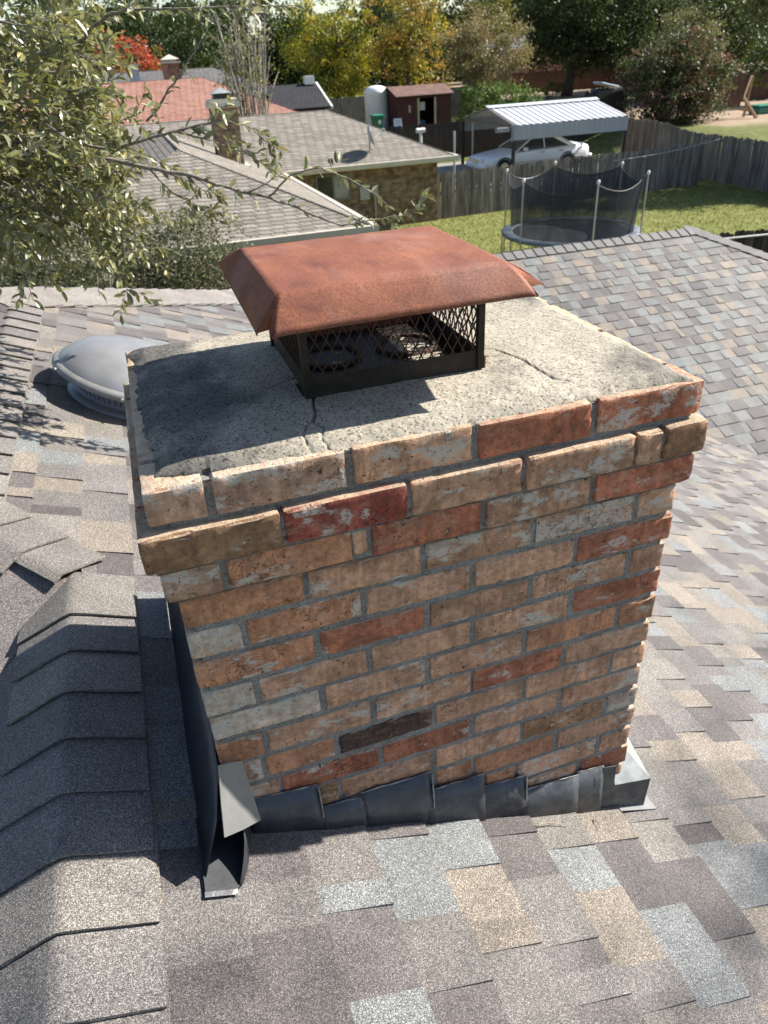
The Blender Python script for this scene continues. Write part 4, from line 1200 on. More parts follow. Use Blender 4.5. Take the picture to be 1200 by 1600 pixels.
# ================================================================== shed, tank, bin
M['roof_shed'] = roof_tile_mat('brown_shed_roof', (0.20, 0.115, 0.095), (0.15, 0.085, 0.07), (0.24, 0.17, 0.15))
M['maroon'] = wood_mat('maroon_painted_boards', (0.050, 0.022, 0.020), (0.085, 0.036, 0.032))
sx0, sx1, sy0, sy1 = 17.15, 20.7, 47.0, 50.0
sg = gh(18.5, 47.5)
shd = thing('garden_shed', 'maroon wooden garden shed with open doorway and brown roof', 'shed', (18.9, 48.5, sg))
ez, rz_ = sg + 1.85, sg + 2.25
q = MB(); q.box(sx0, 18.55, sy0, sy0 + .08, sg - .2, ez); q.build('front_wall', M['maroon'], shd)
q = MB(); q.box(19.65, sx1, sy0, sy0 + .08, sg - .2, ez); q.build('front_wall', M['maroon'], shd)
q = MB(); q.box(18.55, 19.65, sy0, sy0 + .08, sg + 1.68, ez); q.build('lintel', M['maroon'], shd)
for x in (sx0, sx1 - .08):
    MB().slab([(x, sy0 + .08, sg - .2), (x, sy1, sg - .2), (x, sy1, ez), (x, (sy0 + sy1) / 2, rz_), (x, sy0 + .08, ez)], (.08, 0, 0)).build('end_wall', M['maroon'], shd)
q = MB(); q.box(sx0 + .08, sx1 - .08, sy1 - .08, sy1, sg - .2, ez); q.build('back_wall', M['maroon'], shd)
ym = (sy0 + sy1) / 2
MB().slab([(sx0 - .15, sy0 - .2, ez - .03), (sx1 + .15, sy0 - .2, ez - .03), (sx1 + .15, ym, rz_ + .05), (sx0 - .15, ym, rz_ + .05)], (0, 0, .05)).build('roof', M['roof_shed'], shd)
MB().slab([(sx0 - .15, ym, rz_ + .05), (sx1 + .15, ym, rz_ + .05), (sx1 + .15, sy1 + .2, ez - .03), (sx0 - .15, sy1 + .2, ez - .03)], (0, 0, .05)).build('roof', M['roof_shed'], shd)
M['trim'] = mat_plain('beige_door_trim', (0.34, 0.27, 0.19), 0.8, 0, 0.2)
for x in (18.50, 19.62): q = MB(); q.box(x - .07, x + .07, sy0 - .04, sy0, sg, sg + 1.7); q.build('door_post', M['trim'], shd)
q = MB(); q.box(17.85, 18.0, sy0 - .03, sy0, sg + .95, sg + 1.35); q.build('door_panel', M['trim'], shd)
M['blue'] = mat_plain('blue_plastic', (0.05, 0.10, 0.28), 0.5); M['paper'] = mat_plain('white_board', (0.6, 0.6, 0.62), 0.7)
q = MB(); q.box(18.8, 19.2, 47.6, 48.0, sg, sg + .45); tag(bevel(q.build('plastic_crate', M['blue'], None), .03), 'blue plastic crate inside the maroon shed doorway', 'crate')
q = MB(); q.box(18.75, 19.15, 47.5, 47.55, sg + 1.0, sg + 1.45); tag(q.build('hanging_sheet', M['paper'], None), 'pale sheet hanging inside the shed doorway', 'sheet')
MB().slab([(16.75, 46.7, sg), (17.2, 46.5, sg), (17.3, 46.8, sg + .7), (16.85, 47.0, sg + .7)], (.04, .06, 0)).build('leaning_board', M['paper'], None)
tag(bpy.data.objects['leaning_board'], 'white board leaning beside the shed near the green bin', 'board')
m = MB(); m.lathe([(0.0, 1.0), (0.35, 0.97), (0.62, 0.86), (0.74, 0.66), (0.75, 0.62), (0.755, 0.60), (0.745, 0.58), (0.75, -1.4)], 0, 0, 28)
m.v = [v + Vector((16.55, 49.3, sg + 1.45)) for v in m.v]
tag(m.build('storage_tank', M['white'], None, True), 'tall white domed storage tank left of the maroon shed', 'tank')
M['green'] = mat_plain('green_bin_plastic', (0.012, 0.13, 0.085), 0.45); M['dgreen'] = mat_plain('green_lid_plastic', (0.02, 0.19, 0.12), 0.4)
gb = thing('wheeled_bin', 'green wheeled rubbish bin standing left of the maroon shed', 'bin', (15.6, 46.4, gh(15.6, 46.4)))
z0 = gh(15.6, 46.4)
m = MB(); m.add([(15.38, 46.1, z0 + .05), (15.82, 46.1, z0 + .05), (15.82, 46.6, z0 + .05), (15.38, 46.6, z0 + .05), (15.28, 46.0, z0 + .95), (15.92, 46.0, z0 + .95), (15.92, 46.75, z0 + .95), (15.28, 46.75, z0 + .95)], [(0, 3, 2, 1), (0, 1, 5, 4), (1, 2, 6, 5), (2, 3, 7, 6), (3, 0, 4, 7), (4, 5, 6, 7)])
bevel(m.build('body', M['green'], gb), 0.03)
m = MB(); m.box(15.24, 15.96, 45.95, 46.8, z0 + .95, z0 + 1.03); bevel(m.build('lid', M['dgreen'], gb), .03)
for x in (15.34, 15.86): MB().tube([(x - .03, 46.66, z0 + .12), (x + .03, 46.66, z0 + .12)], .12, 14).build('wheel', M['black'], gb)
q = MB(); q.box(15.52, 15.72, 45.985, 45.995, z0 + .55, z0 + .75); q.build('label_patch', M['paper'], gb)
# chain link post beside the neighbour house
MB().tube([(13.1, 29.0, -4.55), (13.1, 29.0, -2.15)], 0.045, 10).build('metal_post', M['pole'], None)
tag(bpy.data.objects['metal_post'], 'thin galvanised post standing left of the carport', 'post')

# ================================================================== carport
M['sheet_white'] = mat_plain('white_roof_sheet', (0.561, 0.570, 0.586), 0.45, 0.1, 0.05, 1.5)
M['sheet_grey'] = mat_plain('blue_grey_wall_sheet', (0.345, 0.360, 0.398), 0.5, 0.1, 0.06, 1.5)
M['post_black'] = mat_plain('black_steel_post', (0.018, 0.018, 0.018), 0.5)
M['beam'] = mat_plain('brown_beam', (0.16, 0.12, 0.09), 0.7)
cg_ = gh(19, 32.5)
cpt = thing('carport', 'white ribbed metal carport roof on black posts over a parked car', 'carport', (19.0, 32.6, cg_))
X0c, X1c, Yf, Ym, Yb, Ze, Zr = 16.25, 21.85, 30.0, 32.7, 35.4, -2.24, -1.70
def ribbed(a, b, c, d, name, mat, n, amp):
    """sheet a-b (along ribs start) .. ribs run from a-b edge to d-c edge"""
    a, b, c, d = map(Vector, (a, b, c, d)); nr = (b - a).cross(d - a).normalized(); m = MB()
    V = []; k_ = 0
    prof = []
    for i in range(n):
        for t, h in ((0.0, 0), (0.42, 0), (0.5, 1), (0.8, 1), (0.88, 0)): prof.append(((i + t) / n, h))
    prof.append((1.0, 0))
    for t, h in prof:
        p, q = a.lerp(b, t) + nr * amp * h, d.lerp(c, t) + nr * amp * h
        V += [p, q]
    F = [(2 * i, 2 * i + 2, 2 * i + 3, 2 * i + 1) for i in range(len(prof) - 1)]
    o = mk(name, V, F, mat, cpt); solid(o, 0.006); return o
ribbed((X0c, Yf, Ze), (X1c, Yf, Ze), (X1c, Ym, Zr), (X0c, Ym, Zr), 'roof_sheet', M['sheet_white'], 18, 0.028)
ribbed((X1c, Yb, Ze), (X0c, Yb, Ze), (X0c, Ym, Zr), (X1c, Ym, Zr), 'roof_sheet', M['sheet_white'], 18, 0.028)
MB().slab([(X0c - .03, Ym - .28, Zr + .0), (X1c + .03, Ym - .28, Zr + .0), (X1c + .03, Ym, Zr + .075), (X0c - .03, Ym, Zr + .075)], (0, 0, .02)).build('ridge_flashing', M['sheet_white'], cpt)
ribbed((X0c, Yf - .02, Ze - .56), (X1c, Yf - .02, Ze - .56), (X1c, Yf - .02, Ze - .02), (X0c, Yf - .02, Ze - .02), 'apron_sheet', M['sheet_grey'], 22, 0.005)
ribbed((X1c, Yb + .02, Ze - .56), (X0c, Yb + .02, Ze - .56), (X0c, Yb + .02, Ze - .02), (X1c, Yb + .02, Ze - .02), 'apron_sheet', M['sheet_grey'], 22, 0.005)
for x in (X0c + .06, X1c - .06):
    for y in (Yf + .06, Yb - .06):
        q = MB(); q.box(x - .06, x + .06, y - .06, y + .06, cg_ - .3, Ze); q.build('post', M['post_black'], cpt)
    MB().tube([(x, Yf, Ze - .02), (x, Ym, Zr - .02)], 0.05, 4).build('rafter', M['beam'], cpt)
    MB().tube([(x, Yb, Ze - .02), (x, Ym, Zr - .02)], 0.05, 4).build('rafter', M['beam'], cpt)
    q = MB(); q.box(x - .04, x + .04, Yf, Yb, Ze - .1, Ze - .02); q.build('tie_beam', M['beam'], cpt)
q = MB(); q.box(X0c - .05, X0c + .02, Yf + .02, Yf + .1, Ze - .6, Ze); q.build('corner_trim', M['sheet_grey'], cpt)
MB().tube([(16.3, 34.2, cg_), (16.3, 34.2, Ze - .1)], .04, 8).build('post', M['pole'], cpt)

# ================================================================== the white sedan
M['car'] = mat_plain('white_car_paint', (0.80, 0.81, 0.83), 0.25, 0.1, 0.02, 1, 0, 0.6)
M['car_low'] = mat_plain('champagne_lower_paint', (0.52, 0.49, 0.44), 0.3, 0.15, 0.03, 1)
M['tyre'] = mat_plain('tyre_rubber', (0.015, 0.015, 0.015), 0.85); M['chrome'] = mat_plain('bright_trim', (0.6, 0.6, 0.6), 0.2, 0.9, .05)
M['lamp'] = mat_plain('headlamp_lens', (0.55, 0.57, 0.55), 0.1, 0.2, .05)
CX, CY, CZ = 15.55, 32.25, cg_
car = thing('white_car', 'white four door sedan parked nose left under the metal carport', 'car', (CX + 2.7, CY, CZ))
LEN = 5.4
st = [(0.00, .66, .42, .60, .68), (0.10, .86, .30, .66, .74), (0.45, .95, .26, .72, .80), (1.0, .98, .26, .78, .87), (1.65, .99, .26, .84, .95), (2.2, 1.0, .26, .87, .97), (3.2, 1.0, .26, .89, .98), (4.1, 1.0, .26, .90, 1.0), (4.6, .98, .26, .89, 1.01), (5.1, .95, .28, .86, .99), (5.33, .88, .34, .80, .93), (5.4, .78, .42, .74, .84)]
def section(s, w, zb, zs, zt):
    return [(s, -w * .88, zb), (s, -w, zb + .14), (s, -w * 1.0, (zb + zs) / 2 + .05), (s, -w * .97, zs), (s, -w * .86, zt - .02), (s, -w * .45, zt + .015), (s, 0, zt + .02),
            (s, w * .45, zt + .015), (s, w * .86, zt - .02), (s, w * .97, zs), (s, w * 1.0, (zb + zs) / 2 + .05), (s, w, zb + .14), (s, w * .88, zb)]
V, F = [], []
for q in st: V += [(CX + a, CY + b, CZ + c) for a, b, c in section(*q)]
for i in range(len(st) - 1):
    for k_ in range(12): F.append((i * 13 + k_, (i + 1) * 13 + k_, (i + 1) * 13 + k_ + 1, i * 13 + k_ + 1))
F += [tuple(range(13)), tuple((len(st) - 1) * 13 + k_ for k_ in range(12, -1, -1)), ]
mk('body', V, F, M['car'], car, True).data.set_sharp_from_angle(angle=R(40))
# glasshouse
gb_ = [(1.62, .90, .95), (2.45, .70, 1.40), (3.55, .70, 1.42), (4.35, .86, .99)]
V = []
for s, w, z in gb_: V += [(CX + s, CY - w, CZ + z), (CX + s, CY + w, CZ + z)]
mk('windows', V, [(0, 1, 3, 2), (4, 5, 7, 6), (0, 2, 4, 6), (1, 7, 5, 3)], M['glass'], car)
m = MB()
m.add([(CX + 2.38, CY - .70, CZ + 1.385), (CX + 2.38, CY + .70, CZ + 1.385), (CX + 3.62, CY - .70, CZ + 1.40), (CX + 3.62, CY + .70, CZ + 1.40), (CX + 2.55, CY - .45, CZ + 1.46), (CX + 2.55, CY + .45, CZ + 1.46), (CX + 3.45, CY - .45, CZ + 1.475), (CX + 3.45, CY + .45, CZ + 1.475)],
      [(0, 1, 5, 4), (2, 6, 7, 3), (0, 4, 6, 2), (1, 3, 7, 5), (4, 5, 7, 6), (0, 2, 3, 1)])
m.build('roof', M['car'], car, True)
for sd_ in (-1, 1):
    for (s0, w0, z0_, s1, w1, z1_) in ((1.62, .91, .95, 2.45, .71, 1.41), (3.0, .915, .975, 3.02, .715, 1.41), (4.38, .87, .99, 3.55, .71, 1.42)):
        MB().tube([(CX + s0, CY + sd_ * w0, CZ + z0_), (CX + s1, CY + sd_ * w1, CZ + z1_)], 0.035 if s0 != 4.38 else 0.09, 6).build('pillar', M['car'], car)
    q = MB(); q.box(CX + .55, CX + 5.0, CY + sd_ * .985 - .022, CY + sd_ * .985 + .022, CZ + .27, CZ + .52); q.build('lower_side', M['car_low'], car)
    for s in (.98, 4.18):
        c = Vector((CX + s, CY + sd_ * .90, CZ + .33)); w_ = sd_ * .11
        MB().tube([c - Vector((0, w_, 0)), c + Vector((0, w_, 0))], .335, 24).build('wheel', M['tyre'], car)
        wh = MB(); wh.tube([c + Vector((0, w_ * .9, 0)), c + Vector((0, w_ * 1.06, 0))], .20, 20)
        wh.build('hubcap', M['chrome'], car)
        arch = []
        for k_ in range(13):
            t = math.pi * k_ / 12; arch.append(c + Vector((.39 * math.cos(t), w_ * .98, .39 * math.sin(t))))
        MB().tube(arch, .03, 6).build('wheel_arch', M['black'], car)
    q = MB(); q.box(CX + .02, CX + .30, CY + sd_ * .62 - .17, CY + sd_ * .62 + .17, CZ + .56, CZ + .71); bevel(q.build('headlight', M['lamp'], car), .04)
    q = MB(); q.box(CX + 1.86, CX + 2.06, CY + sd_ * 1.06 - .10, CY + sd_ * 1.06 + .08, CZ + .94, CZ + 1.08); bevel(q.build('wing_mirror', M['car'], car), .04)
    for s in (2.75, 3.7): q = MB(); q.box(CX + s, CX + s + .2, CY + sd_ * 1.0 - .03, CY + sd_ * 1.0 + .03, CZ + .80, CZ + .835); q.build('door_handle', M['chrome'], car)
    q = MB(); q.box(CX + 5.30, CX + 5.42, CY + sd_ * .6 - .2, CY + sd_ * .6 + .2, CZ + .68, CZ + .84); q.build('tail_light', mat_plain('red_lens', (.25, .02, .02), .3), car)
q = MB(); q.box(CX - .03, CX + .06, CY - .3, CY + .3, CZ + .50, CZ + .68); bevel(q.build('grille', M['chrome'], car), .02)
q = MB(); q.box(CX - .10, CX + .15, CY - .88, CY + .88, CZ + .30, CZ + .50); bevel(q.build('bumper', M['car'], car), .07, 3)
q = MB(); q.box(CX + 5.28, CX + 5.5, CY - .9, CY + .9, CZ + .34, CZ + .56); bevel(q.build('bumper', M['car'], car), .07, 3)
# concrete driveway under the carport
M['drive'] = mat_plain('concrete_drive', (0.240, 0.228, 0.208), 0.9, 0, .15, 2)
V = [(x, y, gh(x, y) + .03) for y in (28.6, 30, 31.2, 33, 36.2) for x in (14.0, 16, 18, 20, 22.6)]
tag(mk('driveway', V, [(a * 5 + b, a * 5 + b + 1, a * 5 + b + 6, a * 5 + b + 5) for a in range(4) for b in range(4)], M['drive']), kind='structure')
MB().tube([(18.6, 36.4, -2.95), (19.3, 36.4, -2.95)], .16, 12).build('blue_tarp_roll', M['blue_metal'], None)
tag(bpy.data.objects['blue_tarp_roll'], 'pale blue roll on the dark fence under the carport', 'roll')

# ================================================================== trampoline
tg = gh(11.6, 17.4); TC = Vector((11.62, 17.55, tg)); TR = 1.83; TH = .84
tr = thing('trampoline', 'round trampoline with black safety net standing on the lawn', 'trampoline', TC)
M['mat_black'] = mat_plain('black_jump_mat', (0.030, 0.032, 0.036), 0.6, 0, .15, 2)
M['pad'] = mat_plain('faded_blue_pad', (0.13, 0.15, 0.18), 0.6, 0, .5, 3.5)
t = NT('black_safety_net'); p = t.pos()
wv = t.noise(t.scaled(p, (3, 3, 1.2)), 1.0, 4)
f = t.step(wv, 0.3, 0.7, 0.62, 0.80)
df = t.n('BsdfDiffuse', {'Color': (0.045, 0.048, 0.055)}); tp = t.n('BsdfTransparent')
mx = t.n('MixShader', {0: f, 1: tp.outputs[0], 2: df.outputs[0]}); t.t.links.new(mx.outputs[0], t.out.inputs['Surface']); M['net'] = t.m
def circ(r, z, n=48): return [TC + Vector((r * math.cos(2 * math.pi * k / n), r * math.sin(2 * math.pi * k / n), z)) for k in range(n)]
m = MB(); m.poly(circ(TR - .22, TH - .02)); m.build('jump_mat', M['mat_black'], tr)
m = MB(); m.lathe([(TR - .24, TH + .0), (TR - .2, TH + .03), (TR, TH + .035), (TR + .06, TH + .01), (TR + .06, TH - .03), (TR - .2, TH - .015)], 0, 0, 56); m.v = [v + TC for v in m.v]
m.build('spring_pad', M['pad'], tr, True)
m = MB(); m.tube(circ(TR, TH - .06) + [circ(TR, TH - .06)[0]], .022, 6, False); m.build('frame_ring', M['pole'], tr, True)
pa = [math.radians(a) for a in (196, 256, 316, 16, 76, 136)]
for a in pa:
    d = Vector((math.cos(a), math.sin(a), 0)); b_ = TC + d * (TR + .05)
    MB().tube([b_ + Vector((0, 0, .03)), b_ + Vector((0, 0, 2.3))], .021, 8).build('pole', M['pole'], tr)
    m = MB(); m.lathe([(0, 2.39), (.035, 2.37), (.042, 2.33), (.03, 2.29)], b_.x, b_.y, 10); m.v = [v + Vector((0, 0, TC.z)) for v in m.v]; m.build('pole_cap', M['white'], tr, True)
    t_ = Vector((-d.y, d.x, 0)); e1, e2 = TC + d * (TR - .02) + t_ * .45, TC + d * (TR - .02) - t_ * .45
    MB().tube([e1 + Vector((0, 0, TH - .06)), e1 + Vector((0, 0, .03)), e2 + Vector((0, 0, .03)), e2 + Vector((0, 0, TH - .06))], .02, 8).build('leg', M['pole'], tr)
V, F = [], []; n_ = 72; rows = 6
for k_ in range(n_):
    a = 2 * math.pi * k_ / n_ + pa[0]
    fr = ((k_ / n_ * 6) % 1.0)
    sagz = 4 * fr * (1 - fr)
    rad_in = TR - .14 - .10 * sagz
    for r_ in range(rows + 1):
        t_ = r_ / rows
        z = TH + .02 + (2.24 - TH - .24 * sagz) * t_
        rr = rad_in + (TR - .02 - .12 * sagz - rad_in) * t_
        V.append(TC + Vector((rr * math.cos(a), rr * math.sin(a), z)))
for k_ in range(n_):
    for r_ in range(rows):
        q0, q1 = k_ * (rows + 1) + r_, ((k_ + 1) % n_) * (rows + 1) + r_; F.append((q0, q1, q1 + 1, q0 + 1))
mk('safety_net', V, F, M['net'], tr, True)
m = MB(); m.tube([V[k_ * (rows + 1) + rows] for k_ in range(n_)] + [V[rows]], .012, 5, False); m.build('net_rope', M['black'], tr)

# ================================================================== far right yard
M['frame_wood'] = wood_mat('tan_timber', (0.24, 0.16, 0.10), (0.36, 0.26, 0.17))
wf = thing('timber_play_frame', 'leaning timber play frame on the soil beyond the right fence', 'play frame', (33.0, 35.0, gh(33, 35)))
g0 = gh(33, 35)
for (p, q, r_) in (((33.2, 34.6, g0), (32.6, 35.2, g0 + 1.0), .09), ((32.6, 35.2, g0 + 1.0), (33.2, 35.6, g0 + 1.95), .075), ((33.4, 35.8, g0), (33.3, 35.6, g0 + 1.95), .075), ((32.1, 35.4, g0 + .5), (33.0, 34.9, g0 + .35), .06), ((31.2, 35.3, g0 + .55), (32.9, 34.9, g0 + .42), .05)):
    MB().tube([p, q], r_, 4).build('timber', M['frame_wood'], wf)
q = MB(); q.box(31.6, 33.2, 36.0, 36.08, g0 + .5, g0 + 2.1); q.build('slatted_panel', M['wood_brown'], wf)
gbx = thing('green_box', 'low green turtle sandbox with pale lid behind the timber frame', 'sandbox', (35.2, 36.6, gh(35, 36.6)))
g1 = gh(35.2, 36.6)
m = MB(); m.box(34.7, 36.0, 36.2, 37.0, g1, g1 + .38); bevel(m.build('tub', M['green'], gbx), .1, 3)
m = MB(); m.box(34.66, 36.04, 36.16, 37.04, g1 + .38, g1 + .46); bevel(m.build('lid', M['dgreen'], gbx), .04)
gr = thing('covered_grill', 'black barbecue grill under a grey cover behind the carport roof', 'grill', (28.6, 42.5, gh(28.6, 42.5)))
g2 = gh(28.6, 42.5) + 0.22
m = MB(); m.box(27.9, 29.2, 42.1, 42.9, g2 + .5, g2 + 1.35); bevel(m.build('firebox', M['black'], gr), .15, 3)
m = MB(); m.tube([(27.6, 42.5, g2 + 1.0), (27.95, 42.5, g2 + 1.0)], .3, 14); m.build('side_barrel', M['black'], gr)
m = MB(); m.slab([(28.2, 42.0, g2 + 1.62), (29.6, 42.0, g2 + 1.32), (29.6, 43.0, g2 + 1.32), (28.2, 43.0, g2 + 1.62)], (0, 0, .10)); bevel(m.build('cover', M['blue_metal'], gr), .05)
for (x, y) in ((28.0, 42.2), (29.1, 42.2), (28.0, 42.8), (29.1, 42.8)): MB().tube([(x, y, g2), (x, y, g2 + .55)], .035, 6).build('leg', M['black'], gr)
# cable above the back fence
pts = [(18.0 + 5.2 * i / 14, 25.2 + .4 * i / 14, -3.26 + .33 * i / 14 - .09 * math.sin(math.pi * i / 14)) for i in range(15)]
tag(MB().tube(pts, .012, 5).build('cable', M['pole'], None), 'thin pale cable strung along the grey back fence', 'cable')
# ================================================================== vegetation
def leaf_mat(name, gloss=0.25, trans=0.3, rough=0.45):
    t = NT(name); c = t.colattr()
    pr = t.n('BsdfPrincipled', {'Base Color': c, 'Roughness': rough, 'Specular IOR Level': gloss})
    tl = t.n('BsdfTranslucent', {'Color': t.mix(1.0, c, (1.15, 1.2, 0.75), 'MULTIPLY')})
    mx = t.n('MixShader', {0: trans, 1: pr.outputs[0], 2: tl.outputs[0]}); t.t.links.new(mx.outputs[0], t.out.inputs['Surface'])
    return t.m
M['leaf'] = leaf_mat('leaf'); M['oak_leaf'] = leaf_mat('oak_leaf', 0.6, 0.28, 0.34)
t = NT('oak_leaf_single'); c = t.n('ObjectInfo').outputs['Color']
pr = t.n('BsdfPrincipled', {'Base Color': c, 'Roughness': 0.34, 'Specular IOR Level': 0.6}); tl = t.n('BsdfTranslucent', {'Color': c})
mx = t.n('MixShader', {0: 0.28, 1: pr.outputs[0], 2: tl.outputs[0]}); t.t.links.new(mx.outputs[0], t.out.inputs['Surface']); M['oak_leaf_single'] = t.m
def bark_mat(name, a, b):
    t = NT(name); p = t.pos(); g = t.noise(t.scaled(p, (9, 9, 2.5)), 1.0, 6, .65)
    t.princ(t.mix(t.step(g, .3, .7), a, b), 0.95, 0, t.bump(g, .8, .02), .15); return t.m
M['bark'] = bark_mat('dark_bark', (0.055, 0.045, 0.036), (0.13, 0.11, 0.09))
M['bark_pale'] = bark_mat('pale_bark', (0.20, 0.175, 0.15), (0.36, 0.33, 0.29))
M['twig_bark'] = mat_plain('grey_twig_bark', (0.19, 0.17, 0.145), 0.9, 0, .4, 60)

def leaves_mesh(P, size, cols, r, up=0.35, asp=0.55):
    """one folded diamond leaf per point"""
    n = len(P)
    d = r.normal(0, 1, (n, 3)); d /= np.linalg.norm(d, axis=1, keepdims=True)
    nn = r.normal(0, 1, (n, 3)); nn[:, 2] += up * 2; nn -= d * (nn * d).sum(1, keepdims=True); nn /= np.linalg.norm(nn, axis=1, keepdims=True) + 1e-9
    s = np.cross(d, nn); L = (size * r.uniform(.6, 1.35, n))[:, None]
    a, b = P - d * L * .5, P + d * L * .5
    lft, rgt = P + s * L * asp * .5 + nn * L * .08, P - s * L * asp * .5 + nn * L * .08
    V = np.stack([a, rgt, b, lft], 1).reshape(-1, 3)
    return V, np.arange(n * 4).reshape(-1, 4), np.repeat(cols, 4, 0)

def tree(name, label, cat, base, blobs, n, leaf, pal, seed, trunk_r=0.16, bark='bark', clump=0.55, nclump=None, stems=1, group=None, shell=0.45, mat='leaf', limbs=9, stemtop=None, asp=0.6):
    r = np.random.default_rng(seed); rr = random.Random(seed)
    base = Vector(base); T = thing(name, label, cat, base, group)
    B = np.array(blobs, float); vol = (B[:, 3] * B[:, 4] * B[:, 5]) ** .75; vol /= vol.sum()
    nc = nclump or max(12, int(n / 55))
    bi = r.choice(len(B), nc, p=vol)
    d = r.normal(0, 1, (nc, 3)); d /= np.linalg.norm(d, axis=1, keepdims=True)
    rad = (shell + (1 - shell) * r.uniform(0, 1, nc) ** .7)[:, None]
    C = B[bi, :3] + d * rad * B[bi, 3:6]
    per = r.integers(0, nc, n)
    P = C[per] + r.normal(0, 1, (n, 3)) * clump * np.array([1, 1, .7]) * r.uniform(.4, 1, (nc, 1))[per]
    pal = np.array(pal, float)
    ci = r.integers(0, len(pal), nc)
    cc = pal[ci][per] * r.uniform(.6, 1.45, (n, 1))
    sw = r.random(n) < .22; cc[sw] = pal[r.integers(0, len(pal), sw.sum())] * r.uniform(.7, 1.3, (sw.sum(), 1))
    V, F, Cc = leaves_mesh(P, leaf, cc, r, asp=asp)
    o = mk('crown', V, F, M[mat], T, cols=Cc); tag(o, kind='stuff')
    tb = MB()
    tops = [C[i] for i in rr.sample(range(nc), min(nc, limbs))]
    if stems == 1:
        fork = base.lerp(Vector(B[0, :3]), .55)
        tb.tube([base - Vector((0, 0, .2)), base.lerp(fork, .5) + Vector((rr.uniform(-.1, .1), rr.uniform(-.1, .1), 0)), fork], [trunk_r * 1.15, trunk_r * .9, trunk_r * .7], 10)
        for q in tops:
            q = Vector(q); mid = fork.lerp(q, .5) + Vector((rr.uniform(-.3, .3), rr.uniform(-.3, .3), rr.uniform(-.1, .4)))
            tb.tube([fork, mid, q], [trunk_r * .55, trunk_r * .32, trunk_r * .08], 6)
    else:
        for k_ in range(stems):
            q = Vector(tops[k_ % len(tops)]); s0 = base + Vector((rr.uniform(-.35, .35), rr.uniform(-.35, .35), -.2))
            mid = s0.lerp(q, .5) + Vector((rr.uniform(-.25, .25), rr.uniform(-.25, .25), .3))
            tb.tube([s0, mid, q], [trunk_r, trunk_r * .6, trunk_r * .15], 6)
            for _ in range(3):
                e = mid.lerp(q, rr.uniform(.1, .7)); f = e + Vector((rr.uniform(-.8, .8), rr.uniform(-.5, .5), rr.uniform(.2, 1.0)))
                tb.tube([e, e.lerp(f, .5) + Vector((.08, 0, .08)), f], [trunk_r * .4, trunk_r * .25, trunk_r * .1], 5)
    tb.build('trunk', M[bark], T, True)
    return T
GREEN = [(0.045, 0.068, 0.022), (0.06, 0.085, 0.03), (0.035, 0.052, 0.018), (0.085, 0.10, 0.04)]
OLIVE = [(0.14, 0.145, 0.06), (0.18, 0.17, 0.08), (0.10, 0.11, 0.045)]
YEL = [(0.442, 0.374, 0.043), (0.323, 0.315, 0.047), (0.170, 0.196, 0.038), (0.085, 0.119, 0.030), (0.493, 0.399, 0.051)]
YELO = [(0.468, 0.340, 0.051), (0.425, 0.357, 0.068), (0.238, 0.221, 0.060), (0.128, 0.136, 0.043), (0.468, 0.264, 0.068)]
REDF = [(0.493, 0.093, 0.064), (0.442, 0.068, 0.064), (0.425, 0.170, 0.051), (0.323, 0.187, 0.051), (0.170, 0.162, 0.043)]
MYRT = [(0.22, 0.19, 0.085), (0.26, 0.18, 0.11), (0.15, 0.15, 0.065), (0.30, 0.25, 0.14)]
REDB = [(0.07, 0.095, 0.04), (0.10, 0.105, 0.05), (0.20, 0.10, 0.08), (0.05, 0.07, 0.028)]
def g(x, y): return (x, y, gh(x, y))
tree('red_maple', 'small tree with bright red and orange autumn leaves behind the chimneys', 'tree', g(2.6, 60), [(2.7, 60, .7, 2.2, 2, 1.7), (1.2, 60, .9, 1.5, 1.5, 1.4), (4.0, 60, .0, 1.2, 1.4, 1.2)], 5200, .22, REDF, 21, clump=.4)
tree('dark_evergreen', 'dark green tree rising behind the red maple at the left', 'tree', g(4.5, 74), [(5, 74, 1.5, 4.5, 3, 4.5), (9.5, 74, 2.4, 3.5, 3, 3.6), (2.0, 76, 4.5, 3.5, 3, 3.0)], 9000, .30, GREEN, 22, .3, clump=.7)
tree('yellow_elm', 'rounded tree with yellow green autumn leaves above the charcoal roof', 'tree', g(17, 60), [(16.6, 60, 2.6, 3.1, 2.6, 2.5), (15.3, 60, .4, 2.4, 2.2, 2.6), (18.2, 60.2, .3, 2.3, 2.2, 2.4), (16.8, 60, -1.2, 2.6, 2, 1.5)], 15000, .20, YEL, 23, .25, clump=.45)
tree('golden_oak', 'loose golden orange autumn tree above the maroon shed', 'tree', g(22.0, 57.5), [(21.6, 57.5, 3.0, 2.9, 2.4, 2.6), (22.8, 57.5, 1.0, 2.5, 2.2, 2.2), (20.6, 57.5, .2, 2.0, 2, 1.6), (23.0, 57.2, -1.0, 1.9, 1.8, 1.2)], 10000, .20, YELO, 24, .2, clump=.42)
tree('crape_myrtle', 'brownish olive multi stemmed crape myrtle right of the shed', 'tree', g(25.6, 52), [(25.4, 52, .9, 3.1, 2.4, 1.9), (26.2, 52, -.4, 3.2, 2.2, 1.7), (24.0, 52, .2, 2.0, 2, 1.7)], 13000, .15, MYRT, 25, .09, 'bark_pale', .4, stems=9, shell=.3)
tree('green_shrub', 'leafy bright green shrub between the shed and carport', 'shrub', g(24.6, 49), [(23.6, 49, -2.6, 1.5, 1.2, 1.2), (25.6, 49, -2.5, 1.8, 1.2, 1.0), (27.0, 49, -2.9, 1.2, 1.0, .9)], 7000, .16, [(0.08, .14, .03), (.12, .18, .04), (.05, .09, .025)], 26, .06, clump=.3, stems=5)
